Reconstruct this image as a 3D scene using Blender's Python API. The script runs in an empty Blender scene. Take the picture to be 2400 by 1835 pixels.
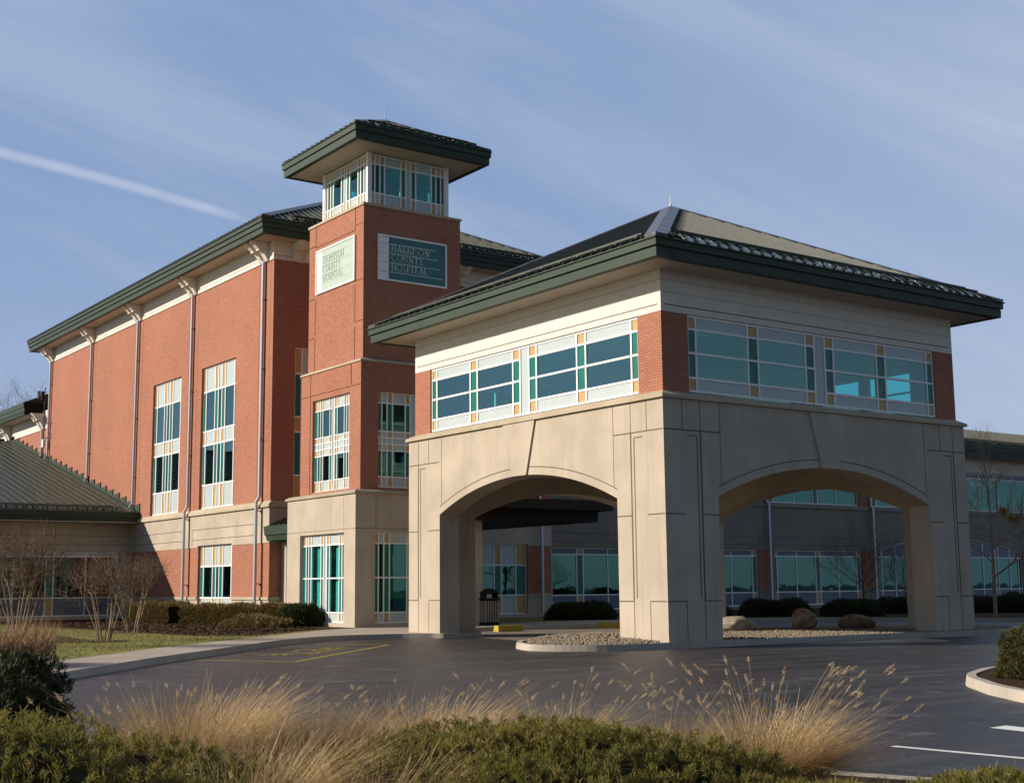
import bpy, bmesh, math, random
import numpy as np
from mathutils import Vector, Matrix
random.seed(7); rng = np.random.default_rng(7)
R = math.radians
sc = bpy.context.scene
col = sc.collection

# ------------------------------------------------------------------ camera
CAM = Vector((-22.9974, -25.3373, 1.58))
def cam_basis():
    h, p, r = R(35.67889596), R(8.39155978), R(-0.55337289)
    F = Vector((math.sin(h)*math.cos(p), math.cos(h)*math.cos(p), math.sin(p)))
    Rt = Vector((math.cos(h), -math.sin(h), 0)); U = Rt.cross(F)
    return Rt*math.cos(r)+U*math.sin(r), -Rt*math.sin(r)+U*math.cos(r), F
cr, cu, cf = cam_basis()
cd = bpy.data.cameras.new('camera'); cam = bpy.data.objects.new('camera', cd); col.objects.link(cam)
cd.lens = 46.553; cd.sensor_width = 36; cd.sensor_fit = 'HORIZONTAL'; cd.clip_end = 3000; cd.clip_start = .1
m = Matrix((cr, cu, -cf)).transposed().to_4x4(); m.translation = CAM
cam.matrix_world = m
sc.camera = cam
def ground(px, dist, z=0.15):
    """point on the ground a given distance ahead, along the photo column px (native px of 2400)"""
    d = cf*1.0 + cr*((px-1200)/3103.55); d.z = 0; d.normalize()
    return Vector((CAM.x+d.x*dist, CAM.y+d.y*dist, z))

# ------------------------------------------------------------------ sky, sun, exposure
SUN = Vector((-1, .60, .51)).normalized()
elev = math.asin(SUN.z); rot = math.atan2(SUN.x, SUN.y)
w = bpy.data.worlds.new('World'); sc.world = w; w.use_nodes = True
nt = w.node_tree; N = nt.nodes; L = nt.links
bg = N['Background']; bg.inputs[1].default_value = 0.057
sky = N.new('ShaderNodeTexSky'); sky.sky_type = 'NISHITA'; sky.sun_disc = False
sky.sun_elevation = elev; sky.sun_rotation = rot; sky.air_density = 1.0; sky.dust_density = .6; sky.ozone_density = 3.5
tc = N.new('ShaderNodeTexCoord')
def wmath(op, a, b=None, c=None):
    n = N.new('ShaderNodeMath'); n.operation = op
    for i, v in enumerate((a, b, c)):
        if v is None: continue
        if isinstance(v, (int, float)): n.inputs[i].default_value = v
        else: L.new(v, n.inputs[i])
    return n.outputs[0]
def wdot(vec):
    n = N.new('ShaderNodeVectorMath'); n.operation = 'DOT_PRODUCT'; L.new(tc.outputs['Generated'], n.inputs[0]); n.inputs[1].default_value = vec; return n.outputs['Value']
def pdir(px, py):
    return (cf*3103.55 + cr*(px-1200) + cu*(917.5-py)).normalized()
# thin high cirrostratus covers the sky ahead and to the left, and is faded out behind the viewpoint to dim the fill on shaded faces
vf = N.new('ShaderNodeMapRange'); vf.interpolation_type = 'SMOOTHSTEP'; vf.inputs[1].default_value = -.55; vf.inputs[2].default_value = .45; vf.inputs[3].default_value = .0; vf.inputs[4].default_value = .80
L.new(wdot(Vector((cf.x, cf.y, 0)).normalized()), vf.inputs[0])
# cirrus: noise stretched along one direction of the sky
a, b = pdir(100, 0), pdir(1700, 700)
band = a.cross(b).normalized(); along = (b-a).normalized(); third = band.cross(along).normalized()
comb = N.new('ShaderNodeCombineXYZ')
L.new(wmath('MULTIPLY', wdot(along), 1.6), comb.inputs[0]); L.new(wmath('MULTIPLY', wdot(band), 9.0), comb.inputs[1]); L.new(wmath('MULTIPLY', wdot(third), 1.5), comb.inputs[2])
nz = N.new('ShaderNodeTexNoise'); nz.inputs['Scale'].default_value = 1.3; nz.inputs['Detail'].default_value = 7; nz.inputs['Roughness'].default_value = .55; nz.inputs['Distortion'].default_value = .35
L.new(comb.outputs[0], nz.inputs['Vector'])
mr = N.new('ShaderNodeMapRange'); mr.interpolation_type = 'SMOOTHSTEP'; mr.inputs[1].default_value = .38; mr.inputs[2].default_value = .80; mr.inputs[3].default_value = 0; mr.inputs[4].default_value = .30
L.new(nz.outputs[0], mr.inputs[0])
# contrail
c0, c1 = pdir(-40, 345), pdir(600, 520)
cn = c0.cross(c1).normalized(); ca = (c1-c0).normalized(); cmid = (c0+c1)*.5
off = wmath('ABSOLUTE', wdot(cn))
bend = wmath('SUBTRACT', wdot(ca), cmid.dot(ca))
bb = wmath('MULTIPLY', wmath('MULTIPLY', bend, bend), .17)
off2 = wmath('ABSOLUTE', wmath('SUBTRACT', wdot(cn), wmath('SUBTRACT', bb, .0008)))
ct = N.new('ShaderNodeMapRange'); ct.interpolation_type = 'SMOOTHSTEP'; ct.inputs[1].default_value = .0062; ct.inputs[2].default_value = .0002; ct.inputs[3].default_value = 0; ct.inputs[4].default_value = .42
L.new(off2, ct.inputs[0])
fd = N.new('ShaderNodeMapRange'); fd.interpolation_type = 'SMOOTHSTEP'; fd.inputs[1].default_value = .115; fd.inputs[2].default_value = .055
L.new(bend, fd.inputs[0])
cn2 = N.new('ShaderNodeTexNoise'); cn2.inputs['Scale'].default_value = 40; L.new(tc.outputs['Generated'], cn2.inputs['Vector'])
ctf = wmath('MULTIPLY', wmath('MULTIPLY', ct.outputs[0], fd.outputs[0]), wmath('ADD', wmath('MULTIPLY', cn2.outputs[0], .8), .55))
rv = N.new('ShaderNodeMapRange'); rv.interpolation_type = 'SMOOTHSTEP'; rv.inputs[1].default_value = -.15; rv.inputs[2].default_value = .55; rv.inputs[3].default_value = .0; rv.inputs[4].default_value = .24
L.new(wdot(Vector((cr.x, cr.y, 0)).normalized()), rv.inputs[0])
tot = wmath('MAXIMUM', wmath('MULTIPLY', wmath('ADD', mr.outputs[0], rv.outputs[0]), wmath('MULTIPLY', vf.outputs[0], 1.2)), ctf)
mx = N.new('ShaderNodeMix'); mx.data_type = 'RGBA'
veil = N.new('ShaderNodeMix'); veil.data_type = 'RGBA'; L.new(vf.outputs[0], veil.inputs['Factor'])
L.new(sky.outputs[0], veil.inputs['A']); veil.inputs['B'].default_value = (3.7, 5.2, 8.6, 1)
L.new(tot, mx.inputs['Factor']); L.new(veil.outputs['Result'], mx.inputs['A']); mx.inputs['B'].default_value = (9.2, 9.8, 11.2, 1)
hz = N.new('ShaderNodeMapRange'); hz.interpolation_type = 'SMOOTHSTEP'; hz.inputs[1].default_value = .30; hz.inputs[2].default_value = .0; hz.inputs[3].default_value = 0; hz.inputs[4].default_value = .45
L.new(wdot(Vector((0, 0, 1))), hz.inputs[0])
mh = N.new('ShaderNodeMix'); mh.data_type = 'RGBA'; L.new(hz.outputs[0], mh.inputs['Factor']); L.new(mx.outputs['Result'], mh.inputs['A']); mh.inputs['B'].default_value = (7.2, 8.0, 10.0, 1)
tint = N.new('ShaderNodeMix'); tint.data_type = 'RGBA'; tint.blend_type = 'MULTIPLY'; tint.inputs['Factor'].default_value = 1
L.new(mh.outputs['Result'], tint.inputs['A']); tint.inputs['B'].default_value = (1.0, 1.01, 1.0, 1)
L.new(tint.outputs['Result'], bg.inputs[0])

ld = bpy.data.lights.new('sun', 'SUN'); ld.energy = 4.7; ld.angle = R(.5); ld.color = (1, .895, .76)
lo = bpy.data.objects.new('sun', ld); col.objects.link(lo); lo.rotation_euler = (-SUN).to_track_quat('-Z', 'Y').to_euler()
sc.view_settings.view_transform = 'Standard'; sc.view_settings.look = 'None'; sc.view_settings.exposure = .42; sc.view_settings.gamma = 1
sc.cycles.max_bounces = 8; sc.cycles.transparent_max_bounces = 16

# ------------------------------------------------------------------ materials
MATS = {}
def nodes_of(name, color, rough=.8, spec=.3, metal=0):
    mt = bpy.data.materials.new(name); mt.use_nodes = True; MATS[name] = mt
    p = mt.node_tree.nodes['Principled BSDF']
    p.inputs['Base Color'].default_value = (*color, 1); p.inputs['Roughness'].default_value = rough
    p.inputs['Specular IOR Level'].default_value = spec; p.inputs['Metallic'].default_value = metal
    return mt, mt.node_tree.nodes, mt.node_tree.links, p
def mixcol(n, l, fac, a, b, blend='MIX'):
    x = n.new('ShaderNodeMix'); x.data_type = 'RGBA'; x.blend_type = blend
    for k, v in (('Factor', fac), ('A', a), ('B', b)):
        if isinstance(v, (int, float)): x.inputs[k].default_value = v
        elif isinstance(v, tuple): x.inputs[k].default_value = (*v, 1)
        else: l.new(v, x.inputs[k])
    return x.outputs['Result']
def noise(n, l, scale, detail=4, vec=None, rough=.5):
    x = n.new('ShaderNodeTexNoise'); x.inputs['Scale'].default_value = scale; x.inputs['Detail'].default_value = detail; x.inputs['Roughness'].default_value = rough
    if vec is None:
        g = n.new('ShaderNodeNewGeometry'); vec = g.outputs['Position']
    l.new(vec, x.inputs['Vector']); return x.outputs[0]
def ramp(n, l, fac, lo, hi, a=0., b=1.):
    x = n.new('ShaderNodeMapRange'); x.inputs[1].default_value = lo; x.inputs[2].default_value = hi; x.inputs[3].default_value = a; x.inputs[4].default_value = b
    l.new(fac, x.inputs[0]); return x.outputs[0]
def scaled(n, l, sx, sy, sz):
    g = n.new('ShaderNodeNewGeometry'); x = n.new('ShaderNodeVectorMath'); x.operation = 'MULTIPLY'; l.new(g.outputs['Position'], x.inputs[0]); x.inputs[1].default_value = (sx, sy, sz); return x.outputs[0]
def plain(name, c, rough=.8, spec=.3, metal=0, var=.12, scale=3., bump=0.):
    mt, n, l, p = nodes_of(name, c, rough, spec, metal)
    f = noise(n, l, scale, 5)
    f2 = noise(n, l, scale*9, 3)
    lo_ = tuple(x*(1-var) for x in c); hi_ = tuple(min(1, x*(1+var)) for x in c)
    cc = mixcol(n, l, ramp(n, l, f, .3, .7), lo_, hi_)
    cc = mixcol(n, l, ramp(n, l, f2, .3, .7, 0, .5), cc, tuple(x*(1-var*.7) for x in c))
    l.new(cc, p.inputs['Base Color'])
    if bump:
        b = n.new('ShaderNodeBump'); b.inputs['Strength'].default_value = bump; b.inputs['Distance'].default_value = .02; l.new(f2, b.inputs['Height']); l.new(b.outputs[0], p.inputs['Normal'])
    return mt
def wall_uv(n, l):
    """u along the wall, v = height, from world position and normal"""
    g = n.new('ShaderNodeNewGeometry'); sx = n.new('ShaderNodeSeparateXYZ'); l.new(g.outputs['Position'], sx.inputs[0])
    sn = n.new('ShaderNodeSeparateXYZ'); l.new(g.outputs['True Normal'], sn.inputs[0])
    ab = n.new('ShaderNodeMath'); ab.operation = 'ABSOLUTE'; l.new(sn.outputs[0], ab.inputs[0])
    gt = n.new('ShaderNodeMath'); gt.operation = 'GREATER_THAN'; l.new(ab.outputs[0], gt.inputs[0]); gt.inputs[1].default_value = .5
    mf = n.new('ShaderNodeMix'); mf.data_type = 'FLOAT'; l.new(gt.outputs[0], mf.inputs['Factor']); l.new(sx.outputs[0], mf.inputs['A']); l.new(sx.outputs[1], mf.inputs['B'])
    cb = n.new('ShaderNodeCombineXYZ'); l.new(mf.outputs['Result'], cb.inputs[0]); l.new(sx.outputs[2], cb.inputs[1])
    return cb.outputs[0]
def brick(name):
    mt, n, l, p = nodes_of(name, (.3, .12, .08), .85, .2)
    v = wall_uv(n, l)
    t = n.new('ShaderNodeTexBrick'); l.new(v, t.inputs['Vector'])
    t.inputs['Scale'].default_value = 1; t.inputs['Brick Width'].default_value = .21; t.inputs['Row Height'].default_value = .072; t.inputs['Mortar Size'].default_value = .011; t.inputs['Mortar Smooth'].default_value = .2
    t.inputs['Color1'].default_value = (.43, .182, .112, 1); t.inputs['Color2'].default_value = (.35, .132, .080, 1); t.inputs['Mortar'].default_value = (.22, .105, .072, 1); t.inputs['Bias'].default_value = -.1
    big = noise(n, l, .35, 4); fine = noise(n, l, 6, 4)
    cc = mixcol(n, l, ramp(n, l, big, .35, .7, 0, .35), t.outputs[0], (.46, .205, .13))
    cc = mixcol(n, l, ramp(n, l, fine, .4, .75, 0, .15), cc, (.27, .09, .055))
    l.new(cc, p.inputs['Base Color'])
    b = n.new('ShaderNodeBump'); b.inputs['Strength'].default_value = .6; b.inputs['Distance'].default_value = .008; b.invert = True; l.new(t.outputs['Fac'], b.inputs['Height']); l.new(b.outputs[0], p.inputs['Normal'])
    return mt
def stone(name, c, stain=.25):
    mt, n, l, p = nodes_of(name, c, .88, .2)
    f = noise(n, l, .8, 6); f2 = noise(n, l, 25, 3); st = noise(n, l, 1.0, 4, scaled(n, l, 5, 5, .35))
    cc = mixcol(n, l, ramp(n, l, f, .35, .7), tuple(x*.86 for x in c), tuple(x*1.07 for x in c))
    cc = mixcol(n, l, ramp(n, l, st, .52, .75, 0, stain), cc, tuple(x*.6 for x in c))
    cc = mixcol(n, l, ramp(n, l, f2, .35, .7, 0, .18), cc, tuple(x*.75 for x in c))
    l.new(cc, p.inputs['Base Color'])
    b = n.new('ShaderNodeBump'); b.inputs['Strength'].default_value = .25; b.inputs['Distance'].default_value = .01; l.new(f2, b.inputs['Height']); l.new(b.outputs[0], p.inputs['Normal'])
    return mt
def metalroof(name, c, rough):
    mt, n, l, p = nodes_of(name, c, rough, .30, .0)
    st = noise(n, l, 1.2, 5, scaled(n, l, 2.2, 2.2, .5)); f = noise(n, l, 14, 3)
    cc = mixcol(n, l, ramp(n, l, st, .35, .7), tuple(x*.75 for x in c), tuple(x*1.3 for x in c))
    cc = mixcol(n, l, ramp(n, l, f, .45, .8, 0, .35), cc, tuple(x*.6 for x in c))
    l.new(cc, p.inputs['Base Color']); l.new(ramp(n, l, st, .3, .7, rough-.08, rough+.14), p.inputs['Roughness'])
    return mt
def glass(name, tint, refl, ior=1.9, gcol=(.8, .95, 1)):
    mt = bpy.data.materials.new(name); mt.use_nodes = True; MATS[name] = mt
    n = mt.node_tree.nodes; l = mt.node_tree.links; n.remove(n['Principled BSDF']); out = n['Material Output']
    t = n.new('ShaderNodeBsdfTransparent'); t.inputs[0].default_value = (*tint, 1)
    g = n.new('ShaderNodeBsdfGlossy'); g.inputs['Roughness'].default_value = .015; g.inputs[0].default_value = (*gcol, 1)
    lw_ = n.new('ShaderNodeLayerWeight'); f0 = ((ior-1)/(ior+1))**2
    pw = n.new('ShaderNodeMath'); pw.operation = 'POWER'; l.new(lw_.outputs['Facing'], pw.inputs[0]); pw.inputs[1].default_value = 5
    fr = n.new('ShaderNodeMath'); fr.operation = 'MULTIPLY_ADD'; l.new(pw.outputs[0], fr.inputs[0]); fr.inputs[1].default_value = 1-f0; fr.inputs[2].default_value = f0
    nn = noise(n, l, 1.1, 2); b = n.new('ShaderNodeBump'); b.inputs['Strength'].default_value = .04; b.inputs['Distance'].default_value = .05; l.new(nn, b.inputs['Height']); l.new(b.outputs[0], g.inputs['Normal'])
    mu = n.new('ShaderNodeMath'); mu.operation = 'MULTIPLY'; l.new(fr.outputs[0], mu.inputs[0]); mu.inputs[1].default_value = refl; mu.use_clamp = True
    ms = n.new('ShaderNodeMixShader'); l.new(mu.outputs[0], ms.inputs[0]); l.new(t.outputs[0], ms.inputs[1]); l.new(g.outputs[0], ms.inputs[2]); l.new(ms.outputs[0], out.inputs['Surface'])
    return mt
BRICK = brick('red_brick')
STONE = stone('precast_stone', (.475, .400, .312), .35); STONE2 = stone('dark_precast', (.27, .235, .19)); CAPST = stone('cap_stone', (.47, .39, .28), .35)  # second precast is a darker tone, used on the rear wing
JOINT = plain('joint_sealant', (.14, .105, .07), .9, .1)
BJOINT = plain('shaded_brick_joint', (.055, .026, .016), .9, .1)  # tower joints coloured darker to stand for shadow in the recess
EIFS = plain('white_stucco', (.72, .66, .58), .85, .2, var=.05); SOFFIT = plain('soffit_boards', (.56, .48, .40), .7, .3, var=.06)
GREEN = plain('green_metal_trim', (.036, .054, .036), .55, .2, var=.12, scale=1.2); ROOF = metalroof('green_metal_roof', (.046, .052, .036), .42); HIPC = metalroof('hip_cap_metal', (.085, .08, .088), .33)
FRAME = plain('white_window_frame', (.80, .79, .77), .45, .4, var=.04); DARK = plain('dark_bronze', (.012, .011, .010), .7, .2)
PALE = plain('pale_spandrel_glass', (.44, .50, .50), .35, .3, var=.04); TEAL = plain('teal_spandrel_glass', (.004, .15, .12), .3, .3, var=.08); AMBER = plain('amber_spandrel_glass', (.50, .32, .13), .4, .25, var=.1); NAVY = plain('navy_spandrel_glass', (.008, .045, .065), .3, .3, var=.08)
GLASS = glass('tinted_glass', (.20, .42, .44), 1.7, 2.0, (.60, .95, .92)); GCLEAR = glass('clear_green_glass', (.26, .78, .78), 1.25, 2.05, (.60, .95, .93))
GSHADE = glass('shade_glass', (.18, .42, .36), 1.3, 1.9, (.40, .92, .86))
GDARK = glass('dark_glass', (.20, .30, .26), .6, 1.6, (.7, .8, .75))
GSUN = glass('sunlit_side_glass', (.26, .72, .75), 1.3, 2.6, (.55, .90, .90))  # same porch glass, sky reflection raised by hand on the sunlit face
ROOM = plain('room_interior', (.17, .15, .12), .9, .1); ROOML = plain('room_plaster', (.60, .60, .52), .9, .1); CURT = plain('pale_blind', (.66, .70, .64), .9, .1)
ALU = plain('downspout_metal', (.42, .44, .48), .42, .5, .35, var=.06); ASPH = None
CONC = stone('concrete_walk', (.40, .33, .26), .2); KERB = stone('concrete_kerb', (.40, .35, .29), .3)
YEL = plain('yellow_paint', (.42, .31, .035), .7, .3, var=.25, scale=20); WHT = plain('road_white_paint', (.70, .69, .66), .7, .2, var=.15, scale=12)
MULCH = plain('bark_mulch', (.060, .034, .020), .95, .1, var=.5, scale=14, bump=.8)
LAWN = plain('lawn_turf', (.20, .185, .058), .95, .1, var=.3, scale=2.2, bump=.5)
PEB = plain('pebble', (.15, .12, .09), .8, .2, var=.35, scale=9)
BARK = plain('twig_bark', (.14, .105, .085), .9, .1, var=.25, scale=8); BARKL = plain('pale_twig_bark', (.30, .22, .15), .9, .1, var=.25, scale=8)
TWIG = plain('shrub_twigs', (.20, .135, .095), .9, .1, var=.3, scale=8)
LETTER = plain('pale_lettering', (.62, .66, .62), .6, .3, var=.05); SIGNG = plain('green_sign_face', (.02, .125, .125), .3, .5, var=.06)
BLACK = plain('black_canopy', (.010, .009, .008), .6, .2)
def asphalt():
    mt, n, l, p = nodes_of('asphalt', (.05, .045, .042), .5, .35)
    big = noise(n, l, .22, 5); mid = noise(n, l, 1.0, 6, scaled(n, l, 1.2, 1.2, 1)); fine = noise(n, l, 60, 3)
    # worn wheel tracks and dried salt run across the drive
    g = n.new('ShaderNodeNewGeometry'); mp = n.new('ShaderNodeMapping'); mp.inputs['Rotation'].default_value = (0, 0, R(36)); mp.inputs['Scale'].default_value = (.16, 1.9, 1); l.new(g.outputs['Position'], mp.inputs[0])
    st = noise(n, l, .8, 7, mp.outputs[0], .6)
    cc = mixcol(n, l, ramp(n, l, big, .3, .7), (.024, .0205, .019), (.040, .034, .032))
    cc = mixcol(n, l, ramp(n, l, st, .46, .68, 0, .6), cc, (.095, .084, .078))
    cc = mixcol(n, l, ramp(n, l, mid, .60, .76, 0, .6), cc, (.19, .175, .17))
    vo = n.new('ShaderNodeTexVoronoi'); vo.feature = 'DISTANCE_TO_EDGE'; vo.inputs['Scale'].default_value = .23; vo.inputs['Randomness'].default_value = 1
    wv_ = n.new('ShaderNodeVectorMath'); wv_.operation = 'MULTIPLY_ADD'; g2 = n.new('ShaderNodeNewGeometry'); nv = n.new('ShaderNodeTexNoise'); nv.inputs['Scale'].default_value = 1.4; l.new(g2.outputs['Position'], nv.inputs['Vector'])
    l.new(nv.outputs['Color'], wv_.inputs[0]); wv_.inputs[1].default_value = (.9, .9, 0); l.new(g2.outputs['Position'], wv_.inputs[2]); l.new(wv_.outputs[0], vo.inputs['Vector'])
    cc = mixcol(n, l, ramp(n, l, vo.outputs['Distance'], .0, .012, .95, 0), cc, (.010, .009, .008))
    spot = noise(n, l, .55, 3); cc = mixcol(n, l, ramp(n, l, spot, .64, .72, 0, .45), cc, (.014, .012, .012))
    cc = mixcol(n, l, ramp(n, l, fine, .35, .7, 0, .5), cc, (.026, .023, .021))
    l.new(cc, p.inputs['Base Color']); l.new(ramp(n, l, st, .3, .7, .42, .62), p.inputs['Roughness'])
    b = n.new('ShaderNodeBump'); b.inputs['Strength'].default_value = .35; b.inputs['Distance'].default_value = .01; l.new(fine, b.inputs['Height']); l.new(b.outputs[0], p.inputs['Normal'])
    return mt
ASPH = asphalt()
def leafmat(name, a, b, trans=.25, rough=.6):
    mt, n, l, p = nodes_of(name, a, rough, .25)
    f = noise(n, l, 1.3, 3); f2 = noise(n, l, 23, 2)
    g = n.new('ShaderNodeObjectInfo')
    cc = mixcol(n, l, ramp(n, l, f, .35, .65), a, b); cc = mixcol(n, l, ramp(n, l, f2, .3, .7, 0, .6), cc, tuple(x*.55 for x in a))
    l.new(cc, p.inputs['Base Color'])
    t = n.new('ShaderNodeBsdfTranslucent'); l.new(cc, t.inputs[0]); ms = n.new('ShaderNodeMixShader'); ms.inputs[0].default_value = trans
    l.new(p.outputs[0], ms.inputs[1]); l.new(t.outputs[0], ms.inputs[2]); l.new(ms.outputs[0], n['Material Output'].inputs['Surface'])
    return mt
def junmat():
    mt = leafmat('juniper_needles', (.185, .175, .034), (.30, .24, .06), .45); n = mt.node_tree.nodes; l = mt.node_tree.links; p = n['Principled BSDF']
    src = p.inputs['Base Color'].links[0].from_socket; cc = mixcol(n, l, ramp(n, l, noise(n, l, 5.5, 4), .52, .66, 0, .8), src, (.20, .125, .05)); l.new(cc, p.inputs['Base Color']); return mt
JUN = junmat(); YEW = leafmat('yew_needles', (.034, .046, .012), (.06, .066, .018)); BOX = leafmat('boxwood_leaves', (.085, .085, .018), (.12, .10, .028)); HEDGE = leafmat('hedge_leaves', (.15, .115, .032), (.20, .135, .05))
STRAW = leafmat('dry_grass', (.54, .37, .17), (.70, .51, .27), .4); PLUME = leafmat('grass_plume', (.62, .45, .27), (.70, .54, .36), .4); TURF = leafmat('turf_blades', (.22, .20, .05), (.30, .26, .09), .3); DRY = leafmat('dry_stems', (.30, .17, .09), (.42, .26, .14), .3); DEADL = leafmat('dead_leaves', (.42, .25, .11), (.5, .33, .17), .3)
CORE = plain('shrub_core', (.018, .017, .008), .95, .05, var=.3, scale=6)

# ------------------------------------------------------------------ building kit
ROOTS = {}   # things whose parts are modelled in world coordinates
def link(name, me, parent=None, label=None, cat=None, group=None, kind=None):
    o = bpy.data.objects.new(name, me); col.objects.link(o)
    if parent is not None:
        o.parent = parent
        if parent.name in ROOTS: me.transform(Matrix.Translation(-ROOTS[parent.name])); ROOTS[o.name] = ROOTS[parent.name]
    tag(o, label, cat, group, kind); return o
def tag(o, label=None, cat=None, group=None, kind=None):
    if label: o['label'] = label
    if cat: o['category'] = cat
    if group: o['group'] = group
    if kind: o['kind'] = kind
    return o
def thing(name, label, cat, loc=(0, 0, 0), group=None, local=False):
    o = bpy.data.objects.new(name, None); col.objects.link(o); o.location = loc; o.empty_display_size = .3
    if not local: ROOTS[o.name] = Vector(loc)
    return tag(o, label, cat, group)
class Face:
    def __init__(s, o, U, Nn): s.o, s.U, s.N = Vector(o), Vector(U), Vector(Nn)
    def P(s, u, z, d): return s.o + s.U*u + Vector((0, 0, z)) + s.N*d
def FX(x, back=False): return Face((x, 0, 0), (0, 1, 0), (1 if back else -1, 0, 0))
def FY(y, back=False): return Face((0, y, 0), (1, 0, 0), (0, 1 if back else -1, 0))
class MB:
    def __init__(s): s.v = []; s.f = []
    def poly(s, pts): i = len(s.v); s.v += [tuple(p) for p in pts]; s.f.append(tuple(range(i, i+len(pts))))
    def hexa(s, p):
        i = len(s.v); s.v += [tuple(q) for q in p]
        for f in ((0, 1, 2, 3), (7, 6, 5, 4), (0, 4, 5, 1), (1, 5, 6, 2), (2, 6, 7, 3), (3, 7, 4, 0)): s.f.append(tuple(i+k for k in f))
    def box(s, F, u0, u1, z0, z1, d0, d1):
        P = F.P; s.hexa([P(u0, z0, d0), P(u1, z0, d0), P(u1, z1, d0), P(u0, z1, d0), P(u0, z0, d1), P(u1, z0, d1), P(u1, z1, d1), P(u0, z1, d1)])
    def abox(s, x0, x1, y0, y1, z0, z1):
        s.hexa([(x0, y0, z0), (x1, y0, z0), (x1, y1, z0), (x0, y1, z0), (x0, y0, z1), (x1, y0, z1), (x1, y1, z1), (x0, y1, z1)])
    def prism(s, pts0, pts1):
        n = len(pts0); i = len(s.v); s.v += [tuple(p) for p in pts0] + [tuple(p) for p in pts1]
        s.f.append(tuple(i+k for k in range(n))); s.f.append(tuple(i+n+k for k in reversed(range(n))))
        for k in range(n): k2 = (k+1) % n; s.f.append((i+k, i+n+k, i+n+k2, i+k2))
    def fpoly(s, F, uz, d0, d1): s.prism([F.P(u, z, d0) for u, z in uz], [F.P(u, z, d1) for u, z in uz])
    def tube(s, a, b, r0, r1=None, n=6):
        r1 = r0 if r1 is None else r1; a = Vector(a); b = Vector(b); t = (b-a)
        if t.length < 1e-6: return
        t.normalize(); e = t.cross(Vector((0, 0, 1)) if abs(t.z) < .9 else Vector((1, 0, 0))).normalized(); g = t.cross(e)
        s.prism([a+(e*math.cos(q)+g*math.sin(q))*r0 for q in np.linspace(0, 2*math.pi, n, endpoint=False)], [b+(e*math.cos(q)+g*math.sin(q))*r1 for q in np.linspace(0, 2*math.pi, n, endpoint=False)])
    def bar(s, a, b, wd, ht, up=(0, 0, 1)):
        a = Vector(a); b = Vector(b); t = (b-a).normalized(); sd = t.cross(Vector(up)).normalized()*wd/2; u = sd.cross(t).normalized()*ht/2
        s.hexa([a-sd-u, a+sd-u, a+sd+u, a-sd+u, b-sd-u, b+sd-u, b+sd+u, b-sd+u])
    def wall(s, F, u0, u1, z0, z1, th, holes=(), front=0.):
        zs = sorted({z0, z1, *[min(max(h[k], z0), z1) for h in holes for k in (2, 3)]})
        for za, zb in zip(zs, zs[1:]):
            if zb-za < 1e-5: continue
            cut = sorted((h[0], h[1]) for h in holes if h[2] < zb-1e-5 and h[3] > za+1e-5); x = u0
            for ha, hb in cut:
                if ha > x+1e-5: s.box(F, x, ha, za, zb, -th, front)
                x = max(x, hb)
            if x < u1-1e-5: s.box(F, x, u1, za, zb, -th, front)
    def ring(s, x0, x1, y0, y1, prof):
        """loft of rectangles: prof = [(outset, z), ...]"""
        i0 = len(s.v)
        for k, z in prof: s.v += [(x0-k, y0-k, z), (x1+k, y0-k, z), (x1+k, y1+k, z), (x0-k, y1+k, z)]
        for j in range(len(prof)-1):
            for q in range(4): a = i0+j*4+q; b = i0+j*4+(q+1) % 4; s.f.append((a, b, b+4, a+4))
    def build(s, name, mat, parent=None, smooth=False, recalc=True, **kw):
        me = bpy.data.meshes.new(name); me.from_pydata(s.v, [], s.f); me.materials.append(mat)
        if recalc:
            bm = bmesh.new(); bm.from_mesh(me); bmesh.ops.recalc_face_normals(bm, faces=bm.faces); bm.to_mesh(me); bm.free()
        if smooth: me.shade_smooth()
        me.update(); return link(name, me, parent, **kw)
def npmesh(name, V, Fc, mat, parent=None, **kw):
    """V (n,3), Fc (m,k) arrays"""
    me = bpy.data.meshes.new(name); k = Fc.shape[1]
    me.vertices.add(len(V)); me.vertices.foreach_set('co', np.ascontiguousarray(V, dtype=np.float32).ravel())
    me.loops.add(Fc.size); me.loops.foreach_set('vertex_index', np.ascontiguousarray(Fc, dtype=np.int32).ravel())
    me.polygons.add(len(Fc)); me.polygons.foreach_set('loop_start', np.arange(0, Fc.size, k, dtype=np.int32))
    me.materials.append(mat); me.update(calc_edges=True); me.validate(); return link(name, me, parent, **kw)

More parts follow.
